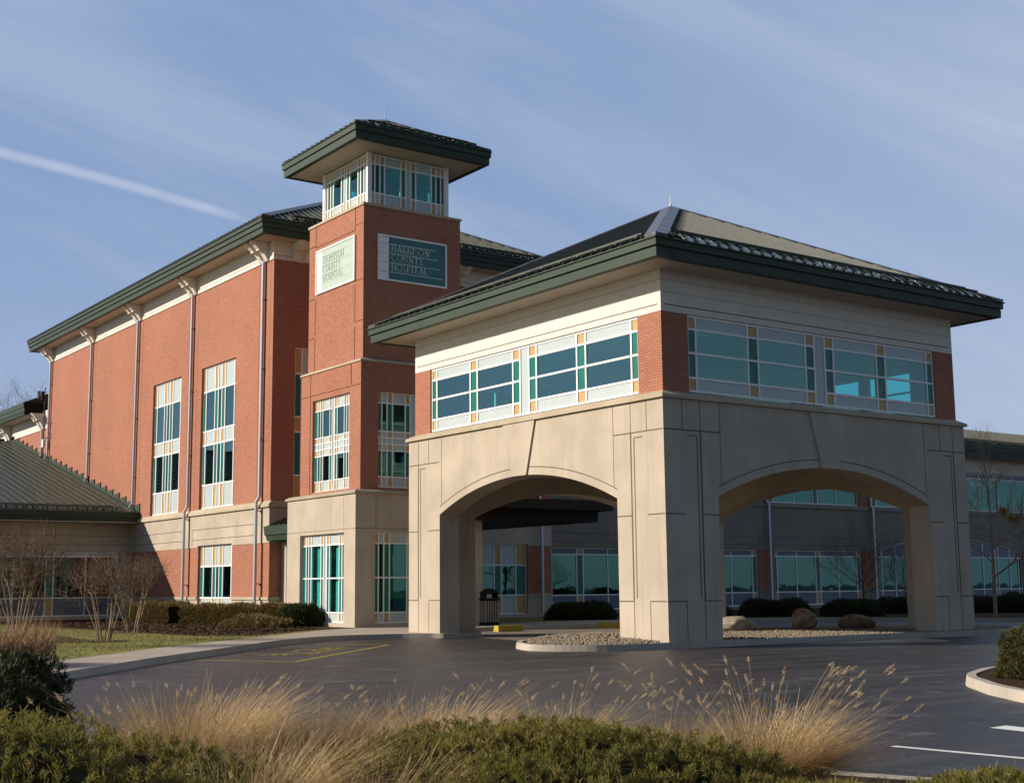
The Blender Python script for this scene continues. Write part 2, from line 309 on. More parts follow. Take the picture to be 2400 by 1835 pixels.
PALE_SHADE = plain('shaded_pale_spandrel_glass', (.11, .135, .18), .3, .3, var=.08)  # same pale panels, colour darkened to stand for the wings' deep shade
CELL = {'s': 'shaded_pale_panel', 'g': 'pane', 't': 'teal_panel', 'a': 'amber_panel', 'p': 'pale_panel', 'n': 'navy_panel'}
def window(F, cols, rows, cells, parent, gm=None, fw=.055, inset=.10, room=1.6, roommat=None, blind=None, frame=None, name='window'):
    """cols: u of the mullions; rows: z of the rails going up; cells: strings from the bottom row up; 'P' = one full-height pale strip"""
    gm = gm or GLASS
    fr = MB(); nc, nr = len(cols)-1, len(rows)-1; h = fw/2; z0, z1 = rows[0], rows[-1]
    for i, u in enumerate(cols):
        a, b = (u, u+fw) if i == 0 else (u-fw, u) if i == nc else (u-h, u+h)
        fr.box(F, a, b, z0, z1, -inset-.07, -inset+.012)
    groups = {}
    for j in range(nr+1):
        z = rows[j]; a, b = (z+.002, z+fw) if j == 0 else (z-fw, z-.002) if j == nr else (z-h, z+h)
        for i in range(nc):
            if 0 < j < nr and cells[j][i] == 'P' and cells[j-1][i] == 'P': continue
            fr.box(F, cols[i]+h*.8, cols[i+1]-h*.8, a, b, -inset-.06, -inset+.009)
    for j in range(nr):
        for i in range(nc):
            c = cells[j][i]
            if c == '.': continue
            if c == 'P':
                if j == 0: groups.setdefault('p', MB()).box(F, cols[i]+.01, cols[i+1]-.01, z0+.01, z1-.01, -inset-.03, -inset-.015)
                continue
            if c == 'g': groups.setdefault(c, MB()).poly([F.P(cols[i]+.01, rows[j]+.01, -inset-.02), F.P(cols[i+1]-.01, rows[j]+.01, -inset-.02), F.P(cols[i+1]-.01, rows[j+1]-.01, -inset-.02), F.P(cols[i]+.01, rows[j+1]-.01, -inset-.02)])
            else: groups.setdefault(c, MB()).box(F, cols[i]+.01, cols[i+1]-.01, rows[j]+.01, rows[j+1]-.01, -inset-.03, -inset-.015)
    wo = fr.build(name, frame or FRAME, parent)
    for c, mb in groups.items(): mb.build(CELL[c], {'g': gm, 't': TEAL, 'a': AMBER, 'p': PALE, 'n': NAVY, 's': PALE_SHADE}[c], wo)
    if room:
        rm = MB(); P = F.P; u0, u1 = cols[0], cols[-1]; d0, d1 = -inset-.09, -inset-.09-room
        q = [P(u0, z0, d0), P(u1, z0, d0), P(u1, z1, d0), P(u0, z1, d0), P(u0, z0, d1), P(u1, z0, d1), P(u1, z1, d1), P(u0, z1, d1)]
        for f in ((4, 5, 6, 7), (0, 1, 5, 4), (1, 2, 6, 5), (2, 3, 7, 6), (3, 0, 4, 7)): rm.poly([q[k] for k in f])
        rm.build('interior', roommat or ROOM, wo, recalc=False)
    if blind:
        bl = MB()
        for (u0, u1, za, zb) in blind: bl.box(F, u0, u1, za, zb, -inset-.20, -inset-.19)
        bl.build('blind', CURT, wo)
    return wo

def hip_roof(x0, x1, y0, y1, ze, slope, parent, spacing=.42, capw=.3, faces='WSEN', th=.05):
    """hipped standing-seam roof over an eave rectangle; returns the roof part"""
    wx, wy = x1-x0, y1-y0; hm = min(wx, wy)/2; zr = ze+hm*slope
    if wx <= wy: A, B = Vector((x0+hm, y0+hm, zr)), Vector((x0+hm, y1-hm, zr))
    else: A, B = Vector((x0+hm, y0+hm, zr)), Vector((x1-hm, y0+hm, zr))
    c = [Vector((x0, y0, ze)), Vector((x1, y0, ze)), Vector((x1, y1, ze)), Vector((x0, y1, ze))]
    apex = [A, A, B, B] if wx <= wy else [A, B, B, A]
    mb = MB()
    for i in range(4):
        j = (i+1) % 4
        if (apex[i]-apex[j]).length < 1e-4: mb.poly([c[i], c[j], apex[i]])
        else: mb.poly([c[i], c[j], apex[j], apex[i]])
    mb.poly([c[3], c[2], c[1], c[0]])
    sides = {'S': 0, 'E': 1, 'N': 2, 'W': 3}
    for s in faces:
        i = sides[s]; j = (i+1) % 4; e = (c[j]-c[i]); Ln = e.length; e.normalize(); inn = Vector((-e.y, e.x, 0))
        k = spacing/2
        while k < Ln:
            dd = min(k, Ln-k, hm)-.06
            if dd > .1:
                a = c[i]+e*k+inn*.0+Vector((0, 0, .03)); b = a+inn*dd+Vector((0, 0, dd*slope)); mb.bar(a, b, .045, .08)
            k += spacing
    ro = mb.build('roof', ROOF, parent, recalc=False)
    hc = MB()
    for i in range(4):
        tip = apex[i]+Vector((0, 0, .07)); base = c[i]+Vector((0, 0, .075))
        for other in ((i+1) % 4, (i-1) % 4):
            e = (c[other]-c[i]).normalized(); t1 = 1-2*capw/min(wx, wy)
            p = [base, base+e*capw, base+(tip-base)*t1+e*capw, tip]
            hc.prism([q+Vector((0, 0, .02)) for q in p], [q-Vector((0, 0, .06)) for q in p])
    if (A-B).length > .01:
        hc.bar(A+Vector((0, 0, .06)), B+Vector((0, 0, .06)), .34, .08)
    hc.build('hip_cap', HIPC, ro)
    return ro, zr
def snow_guard(F, u0, u1, ze, slope, parent, step=.45, ins=(.45, .75)):
    """two-rail snow guard above an eave; F: face frame at the eave line"""
    g = MB(); n = max(2, int((u1-u0)/step)); P = F.P
    for k, i in enumerate(ins):
        e = 0. if k == 0 else .25
        g.bar(P(u0+e, ze+i*slope+.15, -i), P(u1-e, ze+i*slope+.15, -i), .045, .05)
    for q in range(n+1):
        u = u0+(u1-u0)*q/n
        a = P(u, ze+(ins[0]-.1)*slope+.06, -(ins[0]-.1)); b = P(u, ze+(ins[1]+.1)*slope+.06, -(ins[1]+.1)); g.bar(a, b, .05, .09)
        if q < n:
            um = u+(u1-u0)/n*.5; g.box(F, um-.05, um+.05, ze+ins[0]*slope+.03, ze+ins[0]*slope+.13, -ins[0]-.03, -ins[0]+.03)
    return g.build('snow_guard', GREEN, parent)
def downspout(F, u, z0, z1, parent, d=.06, w=.13, jog=None, name='downspout'):
    g = MB()
    if jog: zj, dj = jog; g.box(F, u-w/2, u+w/2, z0, zj-.25, d+dj-.0, d+dj+w*.8); g.box(F, u-w/2, u+w/2, zj, z1, d, d+w*.8); g.prism([F.P(u-w/2, zj-.25, d+dj), F.P(u-w/2, zj-.25, d+dj+w*.8), F.P(u-w/2, zj, d+w*.8), F.P(u-w/2, zj, d)], [F.P(u+w/2, zj-.25, d+dj), F.P(u+w/2, zj-.25, d+dj+w*.8), F.P(u+w/2, zj, d+w*.8), F.P(u+w/2, zj, d)])
    else: g.box(F, u-w/2, u+w/2, z0, z1, d, d+w*.8); g.prism([F.P(u-w/2, z0-.12, d+.2), F.P(u-w/2, z0-.02, d+.24), F.P(u-w/2, z0+.08, d+w*.8), F.P(u-w/2, z0, d)], [F.P(u+w/2, z0-.12, d+.2), F.P(u+w/2, z0-.02, d+.24), F.P(u+w/2, z0+.08, d+w*.8), F.P(u+w/2, z0, d)])
    z = z0+1.5
    while z < z1-.5: g.box(F, u-w/2-.04, u+w/2+.04, z, z+.04, 0.001, d+w*.8+.012); z += 3.1
    return g.build(name, ALU, parent)
def bracket(F, u, zb, zs, reach, parent):
    """eave bracket: stepped timber-like struts under the soffit"""
    h = zs-zb; g = MB(); prof = [(0, zb), (.10, zb), (.36*reach, zb+.52*h), (.52*reach, zb+.52*h), (.52*reach, zb+.58*h), (.86*reach, zs-.002), (0, zs-.002)]
    for s in (-1, 1): g.prism([F.P(u+s*.14, z, d) for d, z in prof], [F.P(u+s*.42, z, d) for d, z in prof])
    pr2 = [(0, zb+.08), (.04, zb+.08), (.28*reach, zb+.55*h), (.44*reach, zb+.6*h), (.74*reach, zs-.004), (0, zs-.004)]
    g.prism([F.P(u-.139, z, d) for d, z in pr2], [F.P(u+.139, z, d) for d, z in pr2])
    return g.build('eave_bracket', EIFS, parent)
def rod(p, h, parent):
    g = MB(); g.tube(p, (p[0], p[1], p[2]+h), .022, .008); g.tube((p[0], p[1], p[2]-.1), (p[0], p[1], p[2]+.1), .05, .04); return g.build('lightning_rod', ALU, parent)

# ================================================================== PORTE COCHERE
W = 12.65
pc = thing('porte_cochere', 'beige stone and brick drive-through entrance porch with wide arches and green hip roof', 'porch', (W/2, W/2, 0))
TH = .75; Z0, SPR, APX, ZT = .12, 3.9, 4.84, 6.42
def arch_wall(F, u0, u1, a0, a1, decorate, mirror):
    mb = MB(); n = 40; P = F.P
    mb.box(F, u0, a0, Z0, ZT, -TH, 0); mb.box(F, a1, u1, Z0, ZT, -TH, 0)
    hs = (a1-a0)/2; rise = APX-SPR; Rr = (hs*hs+rise*rise)/(2*rise); zc = APX-Rr; uc = (a0+a1)/2
    us = np.linspace(a0, a1, n+1); za = lambda u, r=Rr: zc+math.sqrt(max(r*r-(u-uc)**2, 0))
    for p, q in zip(us, us[1:]): mb.hexa([P(p, za(p), -TH), P(q, za(q), -TH), P(q, ZT, -TH), P(p, ZT, -TH), P(p, za(p), 0), P(q, za(q), 0), P(q, ZT, 0), P(p, ZT, 0)])
    wl = mb.build('arch_wall', STONE, pc)
    if decorate:
        j = MB(); t = .028; d1 = .004
        # curved joint bounding the arch trim band
        R2 = Rr+.23
        for p, q in zip(us, us[1:]):
            if abs((p+q)/2-uc) < .36: continue
            zp, zq = za(p, R2), za(q, R2)
            j.hexa([P(p, zp-t/2, -.004), P(q, zq-t/2, -.004), P(q, zq+t/2, -.004), P(p, zp+t/2, -.004), P(p, zp-t/2, d1), P(q, zq-t/2, d1), P(q, zq+t/2, d1), P(p, zp+t/2, d1)])
        def hz(ua, ub, z, tt=t): j.box(F, min(ua, ub), max(ua, ub), z-tt/2, z+tt/2, -.004, d1)
        def vt(u, za_, zb_, tt=t): j.box(F, u-tt/2, u+tt/2, za_, zb_, -.004, d1+.001)
        for b in (0., W-1.9):
            fl = (lambda k, b=b: b+k) if not mirror else (lambda k, b=b: b+k)
            hz(fl(.02), fl(.66), 1.18); hz(fl(1.30), fl(1.9), 1.18); hz(fl(.02), fl(.68), 3.41); hz(fl(1.3), fl(1.9), 3.41)
            vt(fl(1.30), 1.18, 5.60, .045); vt(fl(1.17), 1.26, 5.46, .03); hz(fl(.82), fl(1.17), 5.46)  # dark strips drawn in place of shadow at an inset panel's edge
            vt(fl(.66), .16, 1.18, .018); vt(fl(1.3), .16, 1.17, .018)
            hz(fl(0.02), fl(2.0) if b == 0 else fl(1.88), 5.60, .03)
            for k in (.66, 1.30): vt(fl(k), 5.62, 6.41, .018)
        for u in (2.02, W-2.02): vt(u, SPR+.3, 6.41, .016)
        j.build('joint', JOINT, wl)
        ks = MB(); ks.fpoly(F, [(uc-.36, APX-.01), (uc+.36, APX-.01), (uc+.80, 6.40), (uc-.80, 6.40)], -.01, .055); ks.build('keystone', STONE, wl)
    return wl
arch_wall(FX(0), 0, W, 1.9, W-1.9, True, False)
arch_wall(FX(W, True), 0, W, 1.9, W-1.9, False, False)
arch_wall(FY(0), TH, W-TH, 1.9, W-1.9, True, True)
arch_wall(FY(W, True), TH, W-TH, 2.15, W-2.15, False, True)
mb = MB(); mb.abox(TH, W-TH, TH, W-TH, 5.35, 5.5); mb.build('drive_ceiling', STONE, pc)
mb = MB(); mb.ring(0, W, 0, W, [(-.5, 6.42), (.09, 6.42), (.09, 6.505), (-.13, 6.625), (-.9, 6.625)]); mb.build('stone_cap', CAPST, pc)
mb = MB(); mb.abox(.5, W-.5, .5, W-.5, 6.44, 6.60); mb.build('floor_slab', ROOML, pc)
iw = .15
for (xa, ya) in ((iw, iw), (W-iw-.95, iw), (iw, W-iw-.95), (W-iw-.95, W-iw-.95)):
    mb = MB(); mb.abox(xa, xa+.95, ya, ya+.95, 6.60, 8.75); mb.build('brick_corner', BRICK, pc)
mb = MB(); mb.abox(iw+.002, iw+.4, iw, W-iw, 8.752, 9.9); mb.abox(W-iw-.4, W-iw, iw, W-iw, 8.752, 9.9); mb.abox(iw+.4, W-iw-.4, iw, iw+.4, 8.752, 9.9); mb.abox(iw+.4, W-iw-.4, W-iw-.4, W-iw, 8.752, 9.9)
fz = mb.build('frieze', EIFS, pc)
mb = MB()
for F in (FX(iw), FY(iw)):
    mb.box(F, iw+.12, W-iw-.12, 8.925, 8.95, -.004, .004)
    for z in (9.28, 9.6): mb.box(F, iw, W-iw, z-.004, z+.004, -.004, .003)
mb.build('joint', JOINT, fz)
mb = MB(); mb.abox(iw+.4, W-iw-.4, iw+.4, W-iw-.4, 8.95, 9.05); mb.build('room_ceiling', ROOML, pc)
PCOL = [1.10, 1.43, 3.40, 3.80, 5.73, 6.10, 6.55, 6.92, 8.85, 9.25, 11.22, 11.55]
PROW = [6.66, 7.05, 7.72, 8.37, 8.745]
for F in (FX(iw), FY(iw), FX(W-iw, True), FY(W-iw, True)):
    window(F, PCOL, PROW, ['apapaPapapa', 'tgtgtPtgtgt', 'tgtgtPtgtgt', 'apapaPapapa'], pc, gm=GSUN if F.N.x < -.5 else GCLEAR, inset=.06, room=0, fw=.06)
KB, KT = .95, 1.06; ZS = 9.87
mb = MB(); mb.ring(0, W, 0, W, [(-.3, ZS), (KB, ZS)])
sf = mb.build('soffit', SOFFIT, pc)
mb = MB()
q = .18
while q < KB+.1:
    mb.ring(0, W, 0, W, [(q, ZS-.003), (q+.012, ZS-.003)]); q += .15
mb.build('board_gap', JOINT, sf)
def fascia(x0, x1, y0, y1, kb, kt, zs, zt, tiers, parent):
    pr = [(kb-.25, zs+.03), (kb-.2, zs-.02), (kb, zs-.02)]; n = tiers
    for i in range(n):
        za = zs+(zt-zs)*(i+1)/n; k = kb+(kt-kb)*(i+.75)/n
        pr += [(k-.03, za-.02)]
        if i < n-1: pr += [(k-.05, za-.015), (k-.05, za+.015), (k+.02, za+.02)]
    pr += [(kt, zt-.03), (kt, zt), (kt-.3, zt)]
    f = MB(); f.ring(x0, x1, y0, y1, pr); return f.build('fascia', GREEN, parent)
ZE = 10.34
fascia(0, W, 0, W, KB, KT, ZS, ZE, 2, pc)
ro, zr = hip_roof(-KT+.04, W+KT-.04, -KT+.04, W+KT-.04, ZE+.01, .5, pc, .41, .42, 'WSE')
snow_guard(FY(-KT+.04), -.2, W+.2, ZE, .5, ro, .42, (.35, .62))
SNOW = plain('old_snow', (.84, .80, .72), .7, .3, var=.06)
g = MB(); F = FY(-KT+.04); q = .15
while q < W-.2:
    a, b = q+.03+.05*rng.random(), q+.27+.08*rng.random(); h_ = .05+.05*rng.random(); z = ZE+.02
    g.prism([F.P(a, z+.02, -.06), F.P(a, z+.17, -.36), F.P(a+.02, z+.17+h_, -.30), F.P(a+.02, z+.06+h_, -.10)], [F.P(b, z+.02, -.06), F.P(b, z+.17, -.36), F.P(b-.05, z+.15+h_*.6, -.30), F.P(b-.05, z+.05+h_*.6, -.10)]); q += .42
g.build('snow_remnant', SNOW, ro)
g = MB(); F = FX(-KT+.04)
for k in (.50, .62): g.bar(F.P(.2, ZE+k*.5+.10, -k), F.P(W+.2, ZE+k*.5+.10, -k), .06, .05)
q = .3
while q < W+.2: g.box(F, q-.04, q+.04, ZE+.2, ZE+.34, -.64, -.46); q += .82
g.build('snow_guard', ROOF, ro)
rod((W/2, W/2, zr), .5, pc)

# ================================================================== TOWER
tw = thing('entrance_tower', 'square brick entrance tower with glazed lantern room and small green hip roof', 'tower', (4, 21, 0))
TX0, TY0 = 1.13, 18.36; TX1, TY1 = 6.85, 24.06
# stage 1: stone base
FL, FR = FX(TX0), FY(TY0)
hl = [(19.24, 22.90, .30, 3.68)]; hr = [(1.98, 5.98, .28, 3.68)]
mb = MB(); mb.wall(FL, TY0, TY1, .1, 5.12, .4, hl); mb.wall(FR, TX0+.4, TX1, .1, 5.12, .4, hr); mb.abox(TX1-.4, TX1, TY0+.4, TY1, .1, 5.12); mb.abox(TX0+.4, TX1-.4, TY1-.4, TY1, .1, 5.12); mb.abox(TX0+.4, TX1-.4, TY0+.4, TY1-.4, 5.0, 5.1)
bw = mb.build('base_wall', STONE, tw)
mb = MB()
for F, a, b in ((FL, TY0, TY1), (FR, TX0, TX1)): mb.box(F, a, b, 3.80, 3.818, -.004, .004)
mb.box(FR, 2.0, 2.016, 3.83, 5.1, -.004, .005); mb.box(FL, 19.3, 19.31, 3.83, 5.1, -.004, .003); mb.build('joint', JOINT, bw)
mb = MB(); mb.ring(TX0, TX1, TY0, TY1, [(-.3, 5.12), (.08, 5.12), (.08, 5.20), (-.05, 5.27), (-.9, 5.27)]); mb.build('base_cap', stone('stained_cap_stone', (.40, .34, .25), .6), tw)
c11 = [19.24, 19.44, 19.63, 19.85, 20.64, 20.86, 21.12, 21.34, 22.16, 22.38, 22.59, 22.90]
window(FL, c11, [.30, .68, 1.98, 3.26, 3.68], ['apapaPapapa', 'tgtgtPtgtgt', 'tgtgtPtgtgt', 'apapaPapapa'], tw, gm=GCLEAR, inset=.14, fw=.05, roommat=ROOML, blind=[(19.9, 20.45, .6, 3.3), (21.36, 22.0, .6, 3.3)])
cR = [1.98, 2.20, 2.43, 2.68, 3.45, 3.70, 3.98, 4.26, 4.51, 5.28, 5.53, 5.98]
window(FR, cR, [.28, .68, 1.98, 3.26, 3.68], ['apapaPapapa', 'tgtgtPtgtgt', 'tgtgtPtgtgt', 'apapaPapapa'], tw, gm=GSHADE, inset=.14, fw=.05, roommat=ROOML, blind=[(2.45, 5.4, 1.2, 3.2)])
# stage 2: brick
S2 = .43; x0, x1, y0, y1 = TX0+S2, 6.42, TY0+S2, 23.80
FL2, FR2 = FX(x0), FY(y0)
h2l = [(19.66, 22.78, 5.40, 9.12)]; h2r = [(2.34, 5.64, 5.40, 9.10)]
mb = MB(); mb.wall(FL2, y0, y1, 5.27, 10.24, .3, h2l); mb.wall(FR2, x0+.3, x1, 5.27, 10.24, .3, h2r); mb.abox(x1-.3, x1, y0+.3, y1, 5.27, 10.24); mb.abox(x0+.3, x1-.3, y1-.3, y1, 5.27, 10.24); mb.abox(x0+.3, x1-.3, y0+.3, y1-.3, 10.1, 10.2)
lb = mb.build('lower_brick', BRICK, tw)
mb = MB()
def bj(F, ua, ub, z): mb.box(F, ua, ub, z-.012, z+.012, -.004, .006)
def bv(F, u, za, zb, t=.03): mb.box(F, u-t/2, u+t/2, za, zb, -.004, .007)
bv(FL2, 22.98, 5.3, 9.35, .04); bv(FL2, 22.98, 9.4, 10.22); bv(FL2, 19.56, 9.4, 10.22, .045); bj(FL2, 19.56, 22.98, 9.35); bj(FL2, 22.98, y1, 9.35); bj(FL2, y0, 19.5, 9.35)
mb.build('joint', BJOINT, lb)
c2 = [19.66, 19.88, 20.06, 20.27, 20.84, 21.05, 21.27, 21.47, 22.05, 22.26, 22.47, 22.78]
r2 = [5.40, 5.82, 6.84, 7.09, 7.34, 7.58, 8.68, 9.12]
A_, T_ = 'apapaPapapa', 'tntgtPtgtnt'
window(FL2, c2, r2, [A_, T_, A_, 'pppppPppppp', A_, T_, A_], tw, inset=.10, fw=.034)
c2r = [2.34, 2.54, 2.78, 3.02, 3.60, 3.82, 4.16, 4.38, 4.96, 5.20, 5.42, 5.64]
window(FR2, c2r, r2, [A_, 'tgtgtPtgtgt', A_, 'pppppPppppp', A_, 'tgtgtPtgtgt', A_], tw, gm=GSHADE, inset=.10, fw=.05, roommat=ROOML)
mb = MB(); mb.ring(x0, x1, y0, y1, [(-.3, 10.24), (.05, 10.24), (.05, 10.32), (-.10, 10.38), (-.8, 10.38)]); mb.build('belt_course', CAPST, tw)
# stage 3: brick with signs
S3 = .60; x0, x1, y0, y1 = TX0+S3, 6.25, TY0+S3, 23.57
F3L, F3R = FX(x0), FY(y0); XS, YS = x0, y0
mb = MB(); mb.abox(x0, x1, y0, y1, 10.38, 16.50); ub = mb.build('upper_brick', BRICK, tw)
mb = MB()
for z in (15.66, 13.42, 11.78): bj(F3L, y0, 19.55, z+.12); bj(F3L, 23.02, y1, z+.02)
for u in (19.62, 22.99):
    bv(F3L, u, 15.60, 16.48, .035); bv(F3L, u, 11.9, 13.4, .035); bv(F3L, u, 10.4, 11.72, .035)
bj(F3L, 19.62, 22.99, 15.60)
mb.build('joint', BJOINT, ub)
mb = MB(); mb.ring(x0, x1, y0, y1, [(-.3, 16.50), (.05, 16.50), (.05, 16.60), (-.05, 16.63), (-.8, 16.63)]); mb.build('tower_cap', CAPST, tw)
# lantern
LX0, LX1, LY0, LY1 = 2.10, 5.93, 19.33, 23.16
for (xa, ya) in ((LX0, LY0), (LX1-.16, LY0), (LX0, LY1-.16), (LX1-.16, LY1-.16)):
    mb = MB(); mb.abox(xa, xa+.16, ya, ya+.16, 16.62, 18.84); mb.build('corner_post', FRAME, tw)
lcy = [19.49, 19.71, 19.97, 20.20, 20.90, 21.14, 21.36, 21.60, 22.30, 22.53, 22.78, 23.0]
lcx = [2.26, 2.45, 2.68, 2.90, 3.66, 3.89, 4.13, 4.36, 5.11, 5.34, 5.57, 5.77]
lr = [16.63, 17.20, 18.39, 18.80]; LT = 'tntgtPtgtnt'; LTR = 'nntgtPtgtnn'
window(FX(LX0), lcy, lr, [A_, LT, A_], tw, gm=GCLEAR, inset=.05, room=0, fw=.06)
window(FY(LY0), lcx, lr, [A_, LTR, A_], tw, gm=GCLEAR, inset=.05, room=0, fw=.06)
window(FX(LX1, True), lcy, lr, [A_, LT, A_], tw, gm=GCLEAR, inset=.05, room=0, fw=.06)
window(FY(LY1, True), lcx, lr, [A_, LTR, A_], tw, gm=GCLEAR, inset=.05, room=0, fw=.06)
mb = MB(); mb.abox(LX0+.3, LX1-.3, LY0+.3, LY1-.3, 16.64, 16.70); mb.build('lantern_floor', ROOML, tw)
TS, TKB, TKT, TE = 18.86, 1.22, 1.32, 19.42
mb = MB(); mb.ring(LX0, LX1, LY0, LY1, [(-1.7, TS), (TKB, TS)]); so = mb.build('soffit', SOFFIT, tw)
mb = MB(); q = .15
while q < TKB: mb.ring(LX0, LX1, LY0, LY1, [(q, TS-.003), (q+.012, TS-.003)]); q += .15
mb.build('board_gap', JOINT, so)
fascia(LX0, LX1, LY0, LY1, TKB, TKT, TS, TE, 2, tw)
k = TKT-.04
ro, zr = hip_roof(LX0-k, LX1+k, LY0-k, LY1+k, TE+.01, .5, tw, .41, .26, 'WSE')
snow_guard(FY(LY0-k), LX0-k+.75, LX1+k-.5, TE, .5, ro, .42, (.35, .62))
rod(((LX0+LX1)/2, (LY0+LY1)/2, zr), .9, tw)

# ------------------------------------------------------------------ the two signs
def arc(cx, cy, rx, ry, a0, a1, n=14): return [(cx+rx*math.cos(R(a0+(a1-a0)*i/n)), cy+ry*math.sin(R(a0+(a1-a0)*i/n))) for i in range(n+1)]
TK, TN = .13, .055
SERIF = lambda x, y, w=.30: ([(x-w/2, y), (x+w/2, y)], .045)
GLY = {
 'H': (.82, [([(.16, 0), (.16, 1)], TK), ([(.66, 0), (.66, 1)], TK), ([(.16, .5), (.66, .5)], TN), SERIF(.16, .022), SERIF(.16, .978), SERIF(.66, .022), SERIF(.66, .978)]),
 'A': (.80, [([(.10, 0), (.41, 1)], TN), ([(.41, 1), (.70, 0)], TK), ([(.20, .34), (.58, .34)], TN), SERIF(.10, .022, .26), SERIF(.70, .022)]),
 'R': (.74, [([(.16, 0), (.16, 1)], TK), (([(.16, .97)] + arc(.32, .73, .22, .24, 90, -90) + [(.16, .49)]), .075), ([(.34, .49), (.70, .0)], TK), SERIF(.16, .022), SERIF(.12, .978, .2)]),
 'I': (.34, [([(.17, 0), (.17, 1)], TK), SERIF(.17, .022), SERIF(.17, .978)]),
 'S': (.58, [(arc(.28, .74, .19, .23, 40, 250) + arc(.28, .26, .20, .24, 80, -140), .10)]),
 'O': (.92, [(arc(.46, .5, .37, .47, 0, 360, 28), .10)]),
 'N': (.88, [([(.16, 0), (.16, 1)], TN), ([(.14, 1), (.72, .03)], TK), ([(.72, 0), (.72, 1)], TN), SERIF(.16, .022, .24), SERIF(.10, .978, .2), SERIF(.72, .978, .24)]),
 'C': (.82, [(arc(.46, .5, .37, .47, 48, 312, 22), .10), ([(.71, .80), (.71, .95)], TN)]),
 'U': (.84, [([(.16, 1), (.16, .32)], TK), (arc(.42, .32, .26, .29, 180, 360), .09), ([(.68, .32), (.68, 1)], TN), SERIF(.16, .978), SERIF(.68, .978, .24)]),
 'T': (.72, [([(.36, 0), (.36, 1)], TK), ([(.04, .965), (.68, .965)], TN), ([(.05, .97), (.05, .84)], TN), ([(.67, .97), (.67, .84)], TN), SERIF(.36, .022)]),
 'Y': (.76, [([(.10, 1), (.38, .46)], TK), ([(.66, 1), (.38, .46)], TN), ([(.38, .48), (.38, 0)], TK), SERIF(.10, .978), SERIF(.66, .978, .24), SERIF(.38, .022)]),
 'P': (.66, [([(.16, 0), (.16, 1)], TK), (([(.16, .97)] + arc(.33, .71, .23, .26, 90, -90) + [(.16, .45)]), .075), SERIF(.16, .022), SERIF(.12, .978, .2)]),
 'L': (.64, [([(.16, 0), (.16, 1)], TK), ([(.16, .03), (.58, .03)], TN), ([(.57, .02), (.57, .20)], TN), SERIF(.16, .978)]),
}
def text(mb, F, s, u, z, h, sgn, d):
    for ch in s:
        wd, strokes = GLY[ch]
        for pts, t in strokes:
            for (ax, ay), (bx, by) in zip(pts, pts[1:]):
                dx, dy = bx-ax, by-ay; ln = math.hypot(dx, dy)
                if ln < 1e-6: continue
                nx, ny = -dy/ln*t/2, dx/ln*t/2; ex, ey = dx/ln*.012, dy/ln*.012
                qd = [(ax+nx-ex, ay+ny-ey), (bx+nx+ex, by+ny+ey), (bx-nx+ex, by-ny+ey), (ax-nx-ex, ay-ny-ey)]
                mb.fpoly(F, [(u+sgn*x*h, z+y*h) for x, y in qd], d, d+.012)
        u += sgn*(wd+.07)*h
    return u
def sign(F, ua, ub, sgn, label, centre, face, ink):
    """ua = end where the reading starts"""
    t = thing('hospital_sign', label, 'sign', centre, 'hospital name signs on the tower')
    z0, z1 = 13.57, 15.41; lo, hi = min(ua, ub), max(ua, ub)
    mb = MB(); mb.box(F, lo, hi, z0, z0+.07, .0, .07); mb.box(F, lo, hi, z1-.07, z1, .0, .07); mb.box(F, lo, lo+.07, z0+.07, z1-.07, .0, .069); mb.box(F, hi-.07, hi, z0+.07, z1-.07, .0, .069); mb.build('frame', FRAME, t)
    gp = ua+sgn*.50
    mb = MB(); mb.box(F, min(gp, ub-sgn*.07), max(gp, ub-sgn*.07), z0+.07, z1-.07, .005, .04); mb.build('green_panel', face, t)
    mb = MB(); a, b = sorted((ua+sgn*.07, gp)); n = 5; hh = (z1-z0-.14)/n
    zs = [z0+.07, 13.93, 14.31, 14.69, 15.07, z1-.07]
    for p, q in zip(zs, zs[1:]): mb.box(F, a, b, p+.008, q-.008, .005, .038)
    mb.build('pale_strip', FRAME, t)
    mb = MB(); u = gp+sgn*.10
    for wd, zb in (('HARRISON', 14.76), ('COUNTY', 14.385), ('HOSPITAL', 14.005)): text(mb, F, wd, u, zb, .285, sgn, .039)
    for z, ln in ((15.07, 2.2), (14.69, 2.32), (14.31, 2.42), (13.93, 2.55)):
        a, b = sorted((gp+sgn*.005, gp+sgn*ln)); mb.box(F, a, b, z-.012, z+.012, .039, .046)
    mb.build('lettering', ink, t)
    return t
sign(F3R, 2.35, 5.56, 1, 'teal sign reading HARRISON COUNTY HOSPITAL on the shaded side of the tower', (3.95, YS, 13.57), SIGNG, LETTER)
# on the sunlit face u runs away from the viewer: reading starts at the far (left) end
sign(F3L, 22.88, 19.58, -1, 'sign paled by painted-in glare, reading HARRISON COUNTY HOSPITAL on the sunlit tower face', (XS, 21.2, 13.57), plain('glare_sign_face', (.42, .50, .42), .4, .4, var=.05), plain('glare_lettering', (.365, .44, .375), .6, .3, var=.05))  # glare on this face is put into the panel and letter colours

